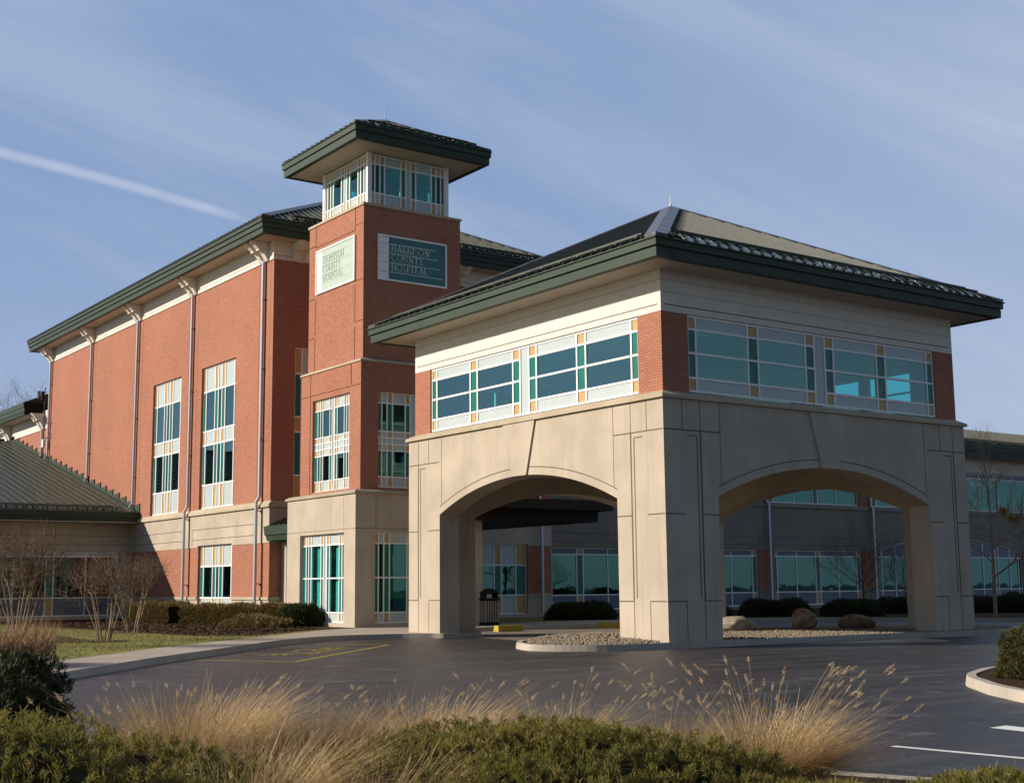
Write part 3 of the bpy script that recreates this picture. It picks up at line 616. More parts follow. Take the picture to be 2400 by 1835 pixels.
# ================================================================== MAIN BLOCK
mbk = thing('hospital_building', 'tall three-storey red brick hospital wing with deep eaves and downspouts', 'building', (9, 42, 0))
XM, YM, XE, YE = 1.5, 26.5, 16.5, 58.9
FM, FN = FX(XM), FY(YM)
wA = (36.85, 40.65, 5.33, 12.07); wB = (30.32, 34.27, 5.33, 12.07); wC = (30.32, 34.20, .40, 3.63); wN = (2.58, 6.5, 5.33, 12.07)
lowN = [(5.9, 15.05, .30, 3.63)]
def mass(z0, z1, th, hl, hn, front=0.):
    q = MB(); q.wall(FM, YM, YE, z0, z1, th, hl, front); q.wall(FN, XM+th, XE, z0, z1, th, hn, front); return q
holesL, holesN = [wA, wB, wC], [wN] + lowN
q = mass(.0, 1.14, .5, holesL, holesN); bs = q.build('base_course', STONE, mbk)
q = MB(); q.wall(FM, YM-.05, YE, 1.14, 1.26, .3, holesL, .06); q.wall(FN, XM, XE, 1.14, 1.26, .3, holesN, .06); q.build('base_cap', CAPST, mbk)
q = mass(1.26, 3.54, .4, holesL, holesN); q.build('lower_brick', BRICK, mbk)
q = mass(3.54, 5.05, .45, holesL, holesN, .03); be = q.build('stone_belt', STONE, mbk)
q = MB()
for a, b in ((27.75, 34.9), (35.75, 42.5)):
    for z in (3.9, 4.38): q.box(FM, a, b, z-.014, z+.014, .02, .034)
    q.box(FM, b-.028, b, 3.6, 4.366, .02, .035)
q.build('joint', JOINT, be)
q = MB(); P = FM.P
def cap(F, a, b): q.prism([F.P(a, 5.05, -.2), F.P(a, 5.05, .13), F.P(a, 5.15, .13), F.P(a, 5.32, .0), F.P(a, 5.32, -.2)], [F.P(b, 5.05, -.2), F.P(b, 5.05, .13), F.P(b, 5.15, .13), F.P(b, 5.32, .0), F.P(b, 5.32, -.2)])
cap(FM, YM-.13, YE); cap(FN, XM+.2, XE); q.build('belt_cap', CAPST, mbk)
q = mass(5.32, 15.85, .4, holesL, holesN); brk = q.build('brick_wall', BRICK, mbk)
q = MB()
for u in (27.35, 35.4, 42.95, 50.55):
    for s in (-.55, .55): q.box(FM, u+s-.012, u+s+.012, 5.4, 15.84, -.004, .004)
q.build('joint', JOINT, brk)
q = MB(); q.wall(FM, YM-.05, YE, 15.85, 16.85, .4, (), .05); q.wall(FN, XM+.4, XE, 15.85, 16.85, .4, (), .05); frz = q.build('frieze', EIFS, mbk)
q = MB(); q.box(FM, YM, YE, 16.02, 16.04, .04, .054); q.box(FN, XM, XE, 16.02, 16.04, .04, .054); q.build('joint', JOINT, frz)
q = MB(); q.abox(XE-.4, XE, YM+.4, YE, .1, 16.8); q.abox(XM+.4, XE-.4, YE-.4, YE-.002, .1, 16.8); q.build('rear_wall', BRICK, mbk)
rB = [5.33, 6.45, 8.34, 9.0, 10.9, 12.07]
PA, PT = 'apapapa', 'tgtntgt'
window(FM, [30.32, 30.68, 31.72, 32.10, 32.50, 32.88, 33.92, 34.27], rB, [PA, PT, PA, PT, PA], mbk, inset=.12, fw=.07)
window(FM, [36.85, 37.15, 38.18, 38.56, 38.93, 39.30, 40.30, 40.65], rB, [PA, PT, PA, PT, PA], mbk, inset=.12, fw=.07)
window(FM, [30.32, 30.62, 31.58, 31.98, 32.35, 32.74, 33.78, 34.20], [.40, 1.22, 2.66, 3.63], [PA, PT, PA], mbk, inset=.12, fw=.07)
window(FN, [2.58, 2.96, 4.0, 4.38, 4.76, 5.14, 6.12, 6.5], rB, [PA, PT, PA, PT, PA], mbk, inset=.12, fw=.07)
window(FN, [5.9, 6.4, 7.4, 7.8, 8.7, 9.15, 10.0, 10.5, 11.4, 11.8, 12.35, 13.16, 13.56, 14.42, 15.05], [.30, 1.2, 2.61, 3.63], ['pa'*7, 'gt'*7, 'pa'*7], mbk, gm=GSHADE, inset=.12, fw=.06, room=2.5)
for u, z0, jg in ((27.35, .3, (5.55, .14)), (35.4, .3, (5.55, .14)), (42.95, 6.0, None), (50.55, 7.9, None), (58.4, 9.85, None)): downspout(FM, u, z0, 15.92, mbk, jog=jg)
downspout(FN, 15.75, .3, 15.9, mbk, jog=(5.5, .14)); downspout(FN, 10.95, 6.0, 15.9, mbk)
for u in (27.35, 35.4, 42.95, 50.55, 58.4): bracket(FM, u, 15.86, 16.66, 1.05, mbk)
for u in (2.75, 10.95): bracket(FN, u, 15.86, 16.66, 1.05, mbk)
MKB, MKT, MZ, MZT = 1.05, 1.22, 16.67, 17.32
q = MB(); q.ring(XM, XE, YM, YE, [(-.5, MZ), (MKB, MZ)]); q.build('soffit', SOFFIT, mbk)
fascia(XM, XE, YM, YE, MKB, MKT, MZ, MZT, 3, mbk)
k = MKT-.04
ro, zr = hip_roof(XM-k, XE+k, YM-k, YE+k, MZT+.01, .5, mbk, .42, .4, 'WSE')
snow_guard(FY(YM-k), XM+.4, XE-.3, MZT, .5, ro, .45, (.35, .62))
# antenna mast strapped to the far corner downspout
am = thing('antenna_mast', 'thin antenna mast with small panel on the far brick corner', 'antenna', (1.2, 58.75, 9))
F = FX(XM-.26); q = MB(); q.tube((1.22, 58.78, 9.6), (1.22, 58.78, 14.3), .03); 
for z in (11.1, 12.0): q.tube((1.22, 58.78, z), (1.45, 58.0, z), .022); q.tube((1.22, 58.78, z), (1.5, 58.78, z), .022)
q.build('mast', BARK, am); q = MB(); q.abox(1.05, 1.2, 58.85, 59.15, 13.5, 14.05); q.abox(.95, 1.01, 59.1, 59.5, 13.6, 14.1); q.build('antenna_panel', DARK, am)
q = MB(); q.abox(1.16, 1.30, 58.62, 58.94, 10.5, 11.0); q.build('junction_box', EIFS, am)

# ------------------------------------------------------------------ far lower block (upper left)
fb = thing('rear_building', 'lower brick wing with green eave and brackets beyond the tall block', 'building', (8, 70, 0))
FXB = FX(1.5); YB0, YB1, XB1 = 60.0, 92.0, 14.0
q = MB(); q.abox(1.5, XB1, YE+.01, YB1, 5, 11.72); q.build('brick_wall', BRICK, fb)
q = MB(); q.abox(1.45, XB1, YE+.02, YB1, 11.72, 12.9); q.build('frieze', EIFS, fb)
for u in (59.75, 67.4, 75.): bracket(FX(1.45), u, 11.75, 12.7, 1.0, fb)
downspout(FXB, 59.75, 9.95, 11.8, fb)
q = MB(); q.abox(.42, 1.45, YB0, YB1, 12.68, 12.72); q.build('soffit', SOFFIT, fb)
q = MB(); F = FX(.30)
pr = [(-.25, 12.66), (-.10, 12.66), (-.05, 12.86), (-.02, 12.88), (.0, 13.12), (.03, 13.14), (.05, 13.42), (-.3, 13.42)]
q.prism([F.P(YB0, z, d) for d, z in pr], [F.P(YB1, z, d) for d, z in pr]); q.build('fascia', GREEN, fb)
q = MB(); q.box(FY(YB0), .32, 8, 12.64, 13.44, -.1, .02); q.build('end_fascia', DARK, fb)
q = MB(); q.prism([(.24, YB0, 13.42), (7.5, YB0, 16.6), (15, YB0, 13.42)], [(.24, YB1, 13.42), (7.5, YB1, 16.6), (15, YB1, 13.42)]); q.build('roof', ROOF, fb)

# ------------------------------------------------------------------ low wing at the left
lw = thing('low_wing', 'single-storey wing with long green metal roof and shaded window strip', 'building', (-10, 50, 0))
XL = -34.; YW, YEV = 43.4, 42.05
cols = [1.24, .84, -.77, -2.39, -2.78, -4.38, -5.99, -6.38, -7.98, -9.6, -9.99, -11.6, -13.2]; cols = cols[::-1]
q = MB(); q.wall(FY(YW), XL, 1.5, .0, 3.64, .4, [(-13.2, 1.24, .32, 3.63)]); q.wall(FY(YW), XL, 1.5, 3.64, 5.2, .4, (), .03); sw = q.build('stone_wall', STONE, lw)
q = MB()
for z in (3.95, 4.40): q.box(FY(YW), XL, 1.5, z-.013, z+.013, .02, .034)
q.box(FY(YW), -2.42, -2.40, 3.65, 5.04, .02, .035); q.build('joint', JOINT, sw)
window(FY(YW), cols, [.32, 1.25, 3.33, 3.63], ['ssa'*4, 'ggt'*4, 'ppa'*4], lw, gm=GDARK, inset=.1, fw=.06, room=3)
q = MB(); q.abox(XL, 1.5, YEV+.05, YW, 5.05, 5.08); q.build('soffit', SOFFIT, lw)
F = FY(YEV); q = MB(); pr = [(-.15, 5.03), (-.06, 5.03), (-.02, 5.3), (.0, 5.32), (.02, 5.58), (-.3, 5.58)]
q.prism([F.P(XL, z, d) for d, z in pr], [F.P(1.49, z, d) for d, z in pr]); q.build('fascia', GREEN, lw)
SL = .245; YRG = 66.6; zz = lambda y: 5.60+(y-YEV)*SL
q = MB(); q.prism([(XL, YEV, zz(YEV)), (XL, YRG, zz(YRG)), (XL, YRG, 5.2), (XL, YEV, 5.45)], [(1.498, YEV, zz(YEV)), (1.498, YRG, zz(YRG)), (1.498, YRG, 5.2), (1.498, YEV, 5.45)])
x = 1.05
while x > -26: q.bar((x, YEV, zz(YEV)+.03), (x, YRG, zz(YRG)+.03), .035, .07); x -= .44
rl = q.build('roof', ROOF, lw, recalc=False)
snow_guard(FY(YEV), XL, .6, 5.6, SL, rl, .5, (.35, .75))
q = MB(); y = YEV
while y < YRG-.3:
    a, b = y, y+1.05; q.prism([(1.485, a, zz(a)-.05), (1.485, b, zz(b)-.05), (1.485, b, zz(b)+.12), (1.485, a, zz(b)+.2)], [(1.45, a, zz(a)-.05), (1.45, b, zz(b)-.05), (1.45, b, zz(b)+.12), (1.45, a, zz(b)+.2)]); y += 1.05
q.bar((1.2, YEV, zz(YEV)+.06), (1.2, YRG, zz(YRG)+.06), .05, .06)
q.build('step_flashing', GREEN, rl)
q = MB(); q.abox(XL, .9, YRG-.1, YRG+.2, zz(YRG)-.2, zz(YRG)+.14); q.build('ridge_cap', DARK, rl)

# ------------------------------------------------------------------ right wing (behind the porch)
rw = thing('rear_wing', 'long two-storey beige wing with window bands seen through and beside the porch', 'building', (42, 34, 0))
YR = 30.; X0, X1 = XE-.4, 84.; FR_ = FY(YR)
low = [(18.4, 25.2, .34, 3.62), (26.6, 34.45, .34, 3.62), (35.8, 43.65, .34, 3.62), (63., 70.9, .34, 3.62)]
ups = [(18.4, 25.2, 6.42, 9.05), (26.6, 34.45, 6.42, 9.05), (35.56, 43.65, 6.42, 9.05), (45., 53.0, 6.42, 9.05), (54.2, 62.2, 6.42, 9.05), (63.4, 71.4, 6.42, 9.05)]
AX0, AX1, AC, ASP, AAP = 45.3, 60.7, 53.0, 3.72, 4.55
ah = (AX1-AX0)/2; AR = (ah*ah+(AAP-ASP)**2)/(2*(AAP-ASP)); az = lambda u: AAP-AR+math.sqrt(AR*AR-(u-AC)**2)
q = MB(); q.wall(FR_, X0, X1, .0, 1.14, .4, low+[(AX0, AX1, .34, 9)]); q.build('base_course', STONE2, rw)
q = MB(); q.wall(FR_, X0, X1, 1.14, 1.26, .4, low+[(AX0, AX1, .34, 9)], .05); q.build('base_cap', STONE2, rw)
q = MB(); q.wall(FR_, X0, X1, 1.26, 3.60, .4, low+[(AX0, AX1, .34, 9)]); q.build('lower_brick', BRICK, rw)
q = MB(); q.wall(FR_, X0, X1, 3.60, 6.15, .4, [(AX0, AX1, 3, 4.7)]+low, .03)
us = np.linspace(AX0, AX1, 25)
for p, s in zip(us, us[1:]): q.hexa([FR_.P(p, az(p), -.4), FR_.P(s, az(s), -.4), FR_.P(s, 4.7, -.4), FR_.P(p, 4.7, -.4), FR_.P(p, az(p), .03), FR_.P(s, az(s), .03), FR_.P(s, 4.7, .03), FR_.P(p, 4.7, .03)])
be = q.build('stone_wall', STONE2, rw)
q = MB()
for a, b in ((18.4, 25.6), (26.4, 34.6), (35.9, 43.8)):
    for z in (3.9, 4.38): q.box(FR_, a, b, z-.016, z+.016, .02, .034)
    q.box(FR_, b-.03, b, 3.65, 4.36, .02, .035)
for off_ in (.35, .85):
    for p, s in zip(us, us[1:]): q.hexa([FR_.P(p, az(p)+off_, .02), FR_.P(s, az(s)+off_, .02), FR_.P(s, az(s)+off_+.03, .02), FR_.P(p, az(p)+off_+.03, .02), FR_.P(p, az(p)+off_, .034), FR_.P(s, az(s)+off_, .034), FR_.P(s, az(s)+off_+.03, .034), FR_.P(p, az(p)+off_+.03, .034)])
q.build('joint', JOINT, be)
q = MB(); q.prism([FR_.P(X0, z, d) for d, z in ((-.2, 6.15), (.12, 6.15), (.12, 6.25), (0, 6.42), (-.2, 6.42))], [FR_.P(X1, z, d) for d, z in ((-.2, 6.15), (.12, 6.15), (.12, 6.25), (0, 6.42), (-.2, 6.42))]); q.build('belt_cap', STONE2, rw)
q = MB(); q.wall(FR_, X0, X1, 6.42, 9.05, .4, ups); q.build('upper_brick', BRICK, rw)
q = MB(); q.wall(FR_, X0, X1, 9.05, 10.05, .4, (), .04); q.build('frieze', EIFS, rw)
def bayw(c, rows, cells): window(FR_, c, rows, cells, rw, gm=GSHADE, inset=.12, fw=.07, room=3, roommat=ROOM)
LR = [.34, 1.13, 3.25, 3.62]; UR = [6.42, 8.65, 9.05]
bays = [[18.4, 18.75, 19.24, 20.92, 21.35, 23.05, 24.75, 25.2], [26.6, 26.95, 28.65, 30.35, 30.75, 32.31, 34.03, 34.45], [35.8, 36.11, 37.8, 39.49, 39.9, 41.57, 43.27, 43.65], [63., 63.35, 65., 66.7, 67.1, 68.8, 70.5, 70.9]]
for b in bays: bayw(b, LR, ['assassa', 'tggtggt', 'assassa'])
for a, b, _, _ in ups:
    s = (b-a); cs = [a, a+.05*s, a+.27*s, a+.48*s, a+.535*s, a+.745*s, a+.955*s, b]; bayw(cs, UR, ['tggtggt', 'assassa'])
# arched window
fr = MB(); gl = MB(); tp = MB(); ac = [45.3, 45.65, 47.0, 48.35, 49.7, 51.05, 52.4, 53.6, 54.95, 56.3, 57.7, 58.0, 59.35, 60.35, 60.7]
for i, u in enumerate(ac): fr.box(FR_, u-.035, u+.035, .34, az(min(max(u, AX0+.02), AX1-.02)), -.19, -.09)
for z in (.36, 1.13, 3.25): fr.box(FR_, AX0, AX1, z-.035, z+.035, -.185, -.095)
for p, s in zip(us, us[1:]):
    fr.hexa([FR_.P(p, az(p)-.08, -.19), FR_.P(s, az(s)-.08, -.19), FR_.P(s, az(s), -.19), FR_.P(p, az(p), -.19), FR_.P(p, az(p)-.08, -.09), FR_.P(s, az(s)-.08, -.09), FR_.P(s, az(s), -.09), FR_.P(p, az(p), -.09)])
    tp.hexa([FR_.P(p, 3.27, -.15), FR_.P(s, 3.27, -.15), FR_.P(s, az(s)-.02, -.15), FR_.P(p, az(p)-.02, -.15), FR_.P(p, 3.27, -.135), FR_.P(s, 3.27, -.135), FR_.P(s, az(s)-.02, -.135), FR_.P(p, az(p)-.02, -.135)])
aw = fr.build('arched_window', FRAME, rw); gl.poly([FR_.P(AX0, 1.15, -.14), FR_.P(AX1, 1.15, -.14), FR_.P(AX1, 3.24, -.14), FR_.P(AX0, 3.24, -.14)]); gl.build('pane', GSHADE, aw); tp.box(FR_, AX0, AX1, .36, 1.12, -.15, -.135); tp.build('shaded_pale_panel', PALE_SHADE, aw)
q = MB(); q.abox(AX0, AX1, YR+.6, YR+4, .3, 4.6); q.build('interior', ROOM, aw)
for u in (35.2, 44.6, 26.0, 53.6, 62.8): downspout(FR_, u, .35, 10.0, rw, jog=(6.5, .14), w=.15)
q = MB(); q.abox(X0+.5, X1, YR-1.05, YR, 9.98, 10.02); q.build('soffit', SOFFIT, rw)
F = FY(YR-1.2); q = MB(); pr = [(-.15, 9.96), (0, 9.96), (.03, 10.35), (.08, 10.37), (.1, 10.82), (-.3, 10.82)]
q.prism([F.P(X0+.4, z, d) for d, z in pr], [F.P(X1, z, d) for d, z in pr]); q.build('fascia', GREEN, rw)
q = MB(); ye = YR-1.28; q.prism([(X0+.4, ye, 10.83), (X0+.4, 31.75, 12.3), (X0+.4, 38, 10.9)], [(X1, ye, 10.83), (X1, 31.75, 12.3), (X1, 38, 10.9)])
x = X0+.8
while x < X1: q.bar((x, ye, 10.86), (x, 31.75, 12.33), .03, .06); x += .44
r_ = q.build('roof', ROOF, rw, recalc=False); snow_guard(FY(ye), X0+.6, X1, 10.83, .49, r_, .6, (.3, .55))

# ------------------------------------------------------------------ entrance canopy and small link roof
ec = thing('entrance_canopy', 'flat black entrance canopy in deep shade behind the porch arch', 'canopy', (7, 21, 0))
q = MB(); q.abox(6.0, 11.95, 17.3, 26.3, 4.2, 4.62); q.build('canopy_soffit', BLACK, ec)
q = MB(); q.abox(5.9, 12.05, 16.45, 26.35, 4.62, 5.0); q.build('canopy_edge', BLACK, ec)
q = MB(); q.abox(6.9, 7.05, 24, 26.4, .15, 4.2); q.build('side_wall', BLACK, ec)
lk = thing('side_porch', 'small green-roofed glazed link between tower base and tall brick block', 'porch', (2, 25, 0))
q = MB(); XK = 2.05
q.abox(XK, 6.5, 24.07, 24.35, .1, 3.55); q.abox(XK, XK+.3, 26.0, 26.49, .1, 3.55); q.build('stone_jamb', STONE, lk)
window(FX(XK), [24.35, 24.62, 24.98, 25.32, 25.66, 26.0], [.2, 1.98, 3.22, 3.55], ['gtgtg', 'gtgtg', 'apapa'], lk, inset=.12, fw=.07, room=1.5)
q = MB(); F = FX(1.25); pr = [(-.3, 3.60), (-.06, 3.60), (0, 3.82), (.06, 3.84), (.1, 4.2), (-.3, 4.2)]
q.prism([F.P(24.08, z, d) for d, z in pr], [F.P(26.36, z, d) for d, z in pr]); q.abox(1.5, XK+.3, 24.08, 26.3, 3.56, 3.6); q.build('fascia', GREEN, lk)
q = MB(); q.prism([(1.2, 24.08, 4.2), (3.2, 24.08, 5.05), (3.2, 24.08, 4.2)], [(1.2, 26.36, 4.2), (3.2, 26.36, 5.05), (3.2, 26.36, 4.2)])
for y in (24.5, 24.95, 25.4, 25.85): q.bar((1.2, y, 4.23), (3.2, y, 5.08), .03, .07)
q.build('roof', ROOF, lk, recalc=False)

# ================================================================== GROUND
def flat(name, pts, z, mat, kind='structure', z0=None, parent=None):
    mb = MB()
    if z0 is None: mb.poly([(x, y, z) for x, y in pts])
    else: mb.prism([(x, y, z) for x, y in pts], [(x, y, z0) for x, y in pts])
    o = mb.build(name, mat, parent)
    if parent is None: o['kind'] = kind
    return o
def smooth(pts, n=6, closed=False):
    P_ = [Vector((*p, 0)) for p in pts]; out = []; k = len(P_)
    for i in range(k if closed else k-1):
        a, b, c, d = (P_[(i+j-1) % k] if closed else P_[min(max(i+j-1, 0), k-1)] for j in range(4))
        for t in np.linspace(0, 1, n, endpoint=False):
            q = .5*((2*b)+(c-a)*t+(2*a-5*b+4*c-d)*t*t+(3*b-a-3*c+d)*t**3); out.append((q.x, q.y))
    if not closed: out.append((P_[-1].x, P_[-1].y))
    return out
def offset(pts, d, closed=False):
    out = []; k = len(pts)
    for i in range(k):
        a = Vector(pts[(i-1) % k] if closed else pts[max(i-1, 0)]); b = Vector(pts[(i+1) % k] if closed else pts[min(i+1, k-1)])
        t = (b-a).normalized(); out.append((pts[i][0]-t.y*d, pts[i][1]+t.x*d))
    return out
def kerb(name, line, w, h, closed=False):
    """concrete kerb along a line, its body to the left of the direction of travel"""
    inner = offset(line, w, closed); top = offset(line, .03, closed); mb = MB(); k = len(line)
    for i in range(k if closed else k-1):
        j = (i+1) % k
        mb.hexa([(*line[i], -.02), (*line[j], -.02), (*inner[j], -.02), (*inner[i], -.02), (*top[i], h), (*top[j], h), (*inner[j], h), (*inner[i], h)])
    return mb.build(name, KERB, None, kind='structure')
mb = MB(); mb.poly([(-700, -700, 0), (900, -700, 0), (900, 900, 0), (-700, 900, 0)]); mb.build('asphalt_road', ASPH, None, kind='structure')
# left side: kerb, walk, lawn, mulch
kl = smooth([(-34, -26), (-24, -12.5), (-19, -5.6), (-15.25, -.72), (-14.05, .70), (-12.4, 2.75), (-9.55, 5.85), (-5.85, 9.85), (-3.4, 11.5), (-1.5, 11.55), (-.35, 10.9), (.1, 10.5), (1.0, 10.45), (1.9, 11.2), (2.5, 13.6), (3.6, 14.8), (5, 15.0), (12.6, 15.0), (16, 15.6), (18.2, 16.4)], 6)
kerb('kerb', kl, .16, .15)
walk_in = smooth([(-34, -21), (-24, -8.5), (-18.6, -2.0), (-14.3, 3.15), (-12.6, 5.05), (-10.6, 7.4), (-7.6, 10.45), (-4.4, 13.4), (-.9, 17.0), (1.0, 18.2), (1.6, 18.6), (9, 19.5), (18.2, 19.5)], 6)
ki = offset(kl, .165)
flat('concrete_walk', ki + walk_in[::-1], .146, CONC)
flat('lawn', walk_in + [(18.2, 45), (-60, 45), (-60, -30)], .142, LAWN)
def mulchbed(pts, z=.15): return flat('mulch_bed', smooth(pts, 5, True), z, MULCH)
mulchbed([(-7.0, 34.5), (-5.6, 35.6), (-7.8, 43.3), (1.4, 43.3), (1.4, 27), (2, 24.4), (1.1, 18.4), (.2, 17.9), (-2.4, 16.9), (-4.9, 13.95), (-6.3, 15.5), (-6.55, 20), (-6.7, 25)], .152)
mulchbed([(-10.2, 20.1), (-9.4, 18.7), (-9.9, 15.5), (-9.7, 13.2), (-10.6, 12.6), (-12.2, 14.0), (-14.5, 17.5), (-16, 20.5), (-12.5, 20.6)], .152)
for c, r_ in (((-10.05, 12.95), .75), ((-6.62, 20.1), .8)): flat('mulch_ring', [(c[0]+math.cos(a)*r_*(1+.12*math.sin(3*a)), c[1]+math.sin(a)*r_) for a in np.linspace(0, 6.28, 24, endpoint=False)], .156, MULCH)
# concrete drive under the porch
flat('concrete_drive', [(.45, 7.1), (13.2, 7.1), (15, 8.2), (15.0, 14.95), (5, 14.96), (2.6, 14.7), (1.2, 11)], .004, stone('worn_concrete', (.19, .16, .13), .4))
# bed in front of the rear wing
kb = smooth([(18.2, 16.4), (20.0, 16.0), (21.8, 14.3), (23.1, 11.0), (24.5, 8.4), (25.3, 6.4), (27, 2), (31, -6), (36, -16)], 6)
kerb('kerb', kb, .16, .15)
flat('planting_bed', offset(kb, .165) + [(120, -16), (120, 31), (18.2, 31)], .145, MULCH)
# gravel island under the porch
isl = smooth([(-2.95, 2.2), (-3.05, 1.5), (-2.6, .75), (-1.6, .1), (.3, -.12), (4, -.18), (8, -.10), (11.0, -.62), (13.6, -.55), (15.8, .6), (16.4, 1.9), (15.4, 4.2), (13.0, 6.3), (9, 6.95), (4, 6.9), (1.2, 5.9), (-1.3, 4.4), (-2.4, 3.3)], 5, True)
kerb('kerb', isl, .17, .16, True)
flat('gravel_bed', offset(isl, .172, True), .12, PEB)
# right island with its kerb
ri = smooth([(-5.05, -12.35), (-4.1, -11.75), (-2.5, -11.2), (0, -11.6), (2.5, -13.2), (4, -16), (2, -20), (-3, -20.5), (-6.5, -17.5), (-7.3, -15.4), (-6.5, -13.9), (-5.75, -13.05)], 5, True)[::-1]
kerb('kerb', ri, .17, .15, True)
flat('mulch_bed', offset(ri, .172, True), .13, MULCH)
flat('lawn', [(-6.2, -14.7), (-5.4, -14.0), (-4.6, -14.6), (-4.4, -16.4), (-5.6, -16.6), (-6.6, -15.8)], .137, LAWN)
# paint on the asphalt
def stripe(pts, w, z, mat, name):
    mb = MB()
    for a, b in zip(pts, pts[1:]):
        a = Vector((*a, 0)); b = Vector((*b, 0)); t = (b-a).normalized(); s = Vector((-t.y, t.x, 0))*w/2
        mb.poly([(*(a-s).xy, z), (*(b-s).xy, z), (*(b+s).xy, z), (*(a+s).xy, z)])
    return mb.build(name, mat, None, kind='structure', recalc=False)
stripe([(-10.94, 3.95), (-9.68, 1.52), (-3.75, 7.54), (-4.93, 10.0)], .10, .004, YEL, 'road_marking')
mb = MB()
def glyph(pts, w=.11):
    cc, ee, ff = Vector((-7.2, 5.55, 0)), Vector((.70, .71, 0)), Vector((-.71, .70, 0))
    for a, b in zip(pts, pts[1:]):
        a = cc+ee*a[0]+ff*a[1]; b = cc+ee*b[0]+ff*b[1]; t = (b-a).normalized(); s = Vector((-t.y, t.x, 0))*w/2; t = t*w*.3
        mb.poly([(*(a-s-t).xy, .005), (*(b-s+t).xy, .005), (*(b+s+t).xy, .005), (*(a+s-t).xy, .005)])
# wheelchair symbol and a worn second symbol
glyph([(-1.6+.42*math.cos(a), -.1+.42*math.sin(a)) for a in np.linspace(-3.4, .6, 14)]); glyph([(-1.75, .75), (-1.6, .25), (-1.05, .25), (-.8, -.45), (-.5, -.35)]); glyph([(-1.7, .5), (-1.2, .5)])
glyph([(-1.78+.1*math.cos(a), .98+.1*math.sin(a)) for a in np.linspace(0, 6.28, 9)], .1)
glyph([(.2, -.4), (.5, .2), (.8, -.4)]); glyph([(.3, -.1), (.7, -.1)]); glyph([(1.0, -.4), (1.0, .3), (1.4, .3), (1.4, -.05), (1.0, -.05), (1.45, -.4)]); glyph([(1.7, -.3), (2.2, .3)]); glyph([(1.75, .3), (2.15, -.35)]); glyph([(.2, .5), (.9, .6), (1.6, .5)])
mb.build('road_symbol', YEL, None, kind='structure', recalc=False)
stripe([(-12.2, -16.64), (-12.0, -18.4)], .10, .004, WHT, 'road_marking')
mb = MB(); mb.poly([(-10.06, -16.25, .004), (-9.72, -16.22, .004), (-9.86, -17.4, .004), (-10.2, -17.4, .004)]); mb.build('road_marking', WHT, None, kind='structure', recalc=False)
tag(stripe([(8.0, 13.6), (13.4, 13.55)], .10, .008, YEL, 'road_marking'))
# yellow kerb blocks by the entrance
for i, (xa, xb, lab) in enumerate(((4.5, 5.6, 'yellow painted kerb block left of the drive seen through the sunlit arch'), (9.3, 10.3, 'yellow painted kerb block half hidden by the front pier'))):
    mb = MB(); mb.prism([(xa, 13.93, 0), (xa, 14.25, 0), (xa+.03, 14.22, .22), (xa+.03, 13.97, .22)], [(xb, 13.93, 0), (xb, 14.25, 0), (xb-.03, 14.22, .22), (xb-.03, 13.97, .22)])
    mb.build('kerb_block', YEL, None, label=lab, cat='kerb block', group='yellow kerb blocks')
# near planting bed that the photographer stands behind
nb = [tuple(ground(px, d).xy) for px, d in ((-900, 15.2), (0, 14.0), (200, 13.2), (600, 12.2), (1200, 11.4), (1800, 11.0), (2300, 10.6), (3200, 11.2))]
nbs = smooth(nb, 5)
back = [(CAM.x+26, CAM.y-24), (CAM.x-8, CAM.y-30), (CAM.x-30, CAM.y+2)]
kerb('kerb', nbs[::-1], .16, .15)
flat('planting_bed', offset(nbs, -.165) + back, .14, MULCH)

# ================================================================== PLANTS
def rand_unit(n): v = rng.normal(size=(n, 3)); return v/np.linalg.norm(v, axis=1)[:, None]
def sprigs(name, base, dirs, length, width, mat, parent, **kw):
    """pointed sprays: each two crossed narrow kites"""
    n = len(base); d = dirs/np.linalg.norm(dirs, axis=1)[:, None]
    s = np.cross(d, rand_unit(n)); s /= np.linalg.norm(s, axis=1)[:, None]
    ln = length*(.6+.8*rng.random(n))[:, None]; wd = width*(.7+.6*rng.random(n))[:, None]
    V = np.empty((n, 4, 3)); V[:, 0] = base-d*ln*.2; V[:, 1] = base+d*ln*.45+s*wd/2; V[:, 2] = base+d*ln; V[:, 3] = base+d*ln*.45-s*wd/2
    return npmesh(name, V.reshape(-1, 3), np.arange(n*4).reshape(-1, 4), mat, parent, **kw)
def lump(p, amp, f, seed):
    r_ = np.random.default_rng(seed); o_ = np.zeros(len(p))
    for k in range(7):
        d = r_.normal(size=3); d /= np.linalg.norm(d); o_ += np.sin(p@d*f*(1+.35*k)+r_.random()*6.28)/(1+.3*k)
    return o_*amp
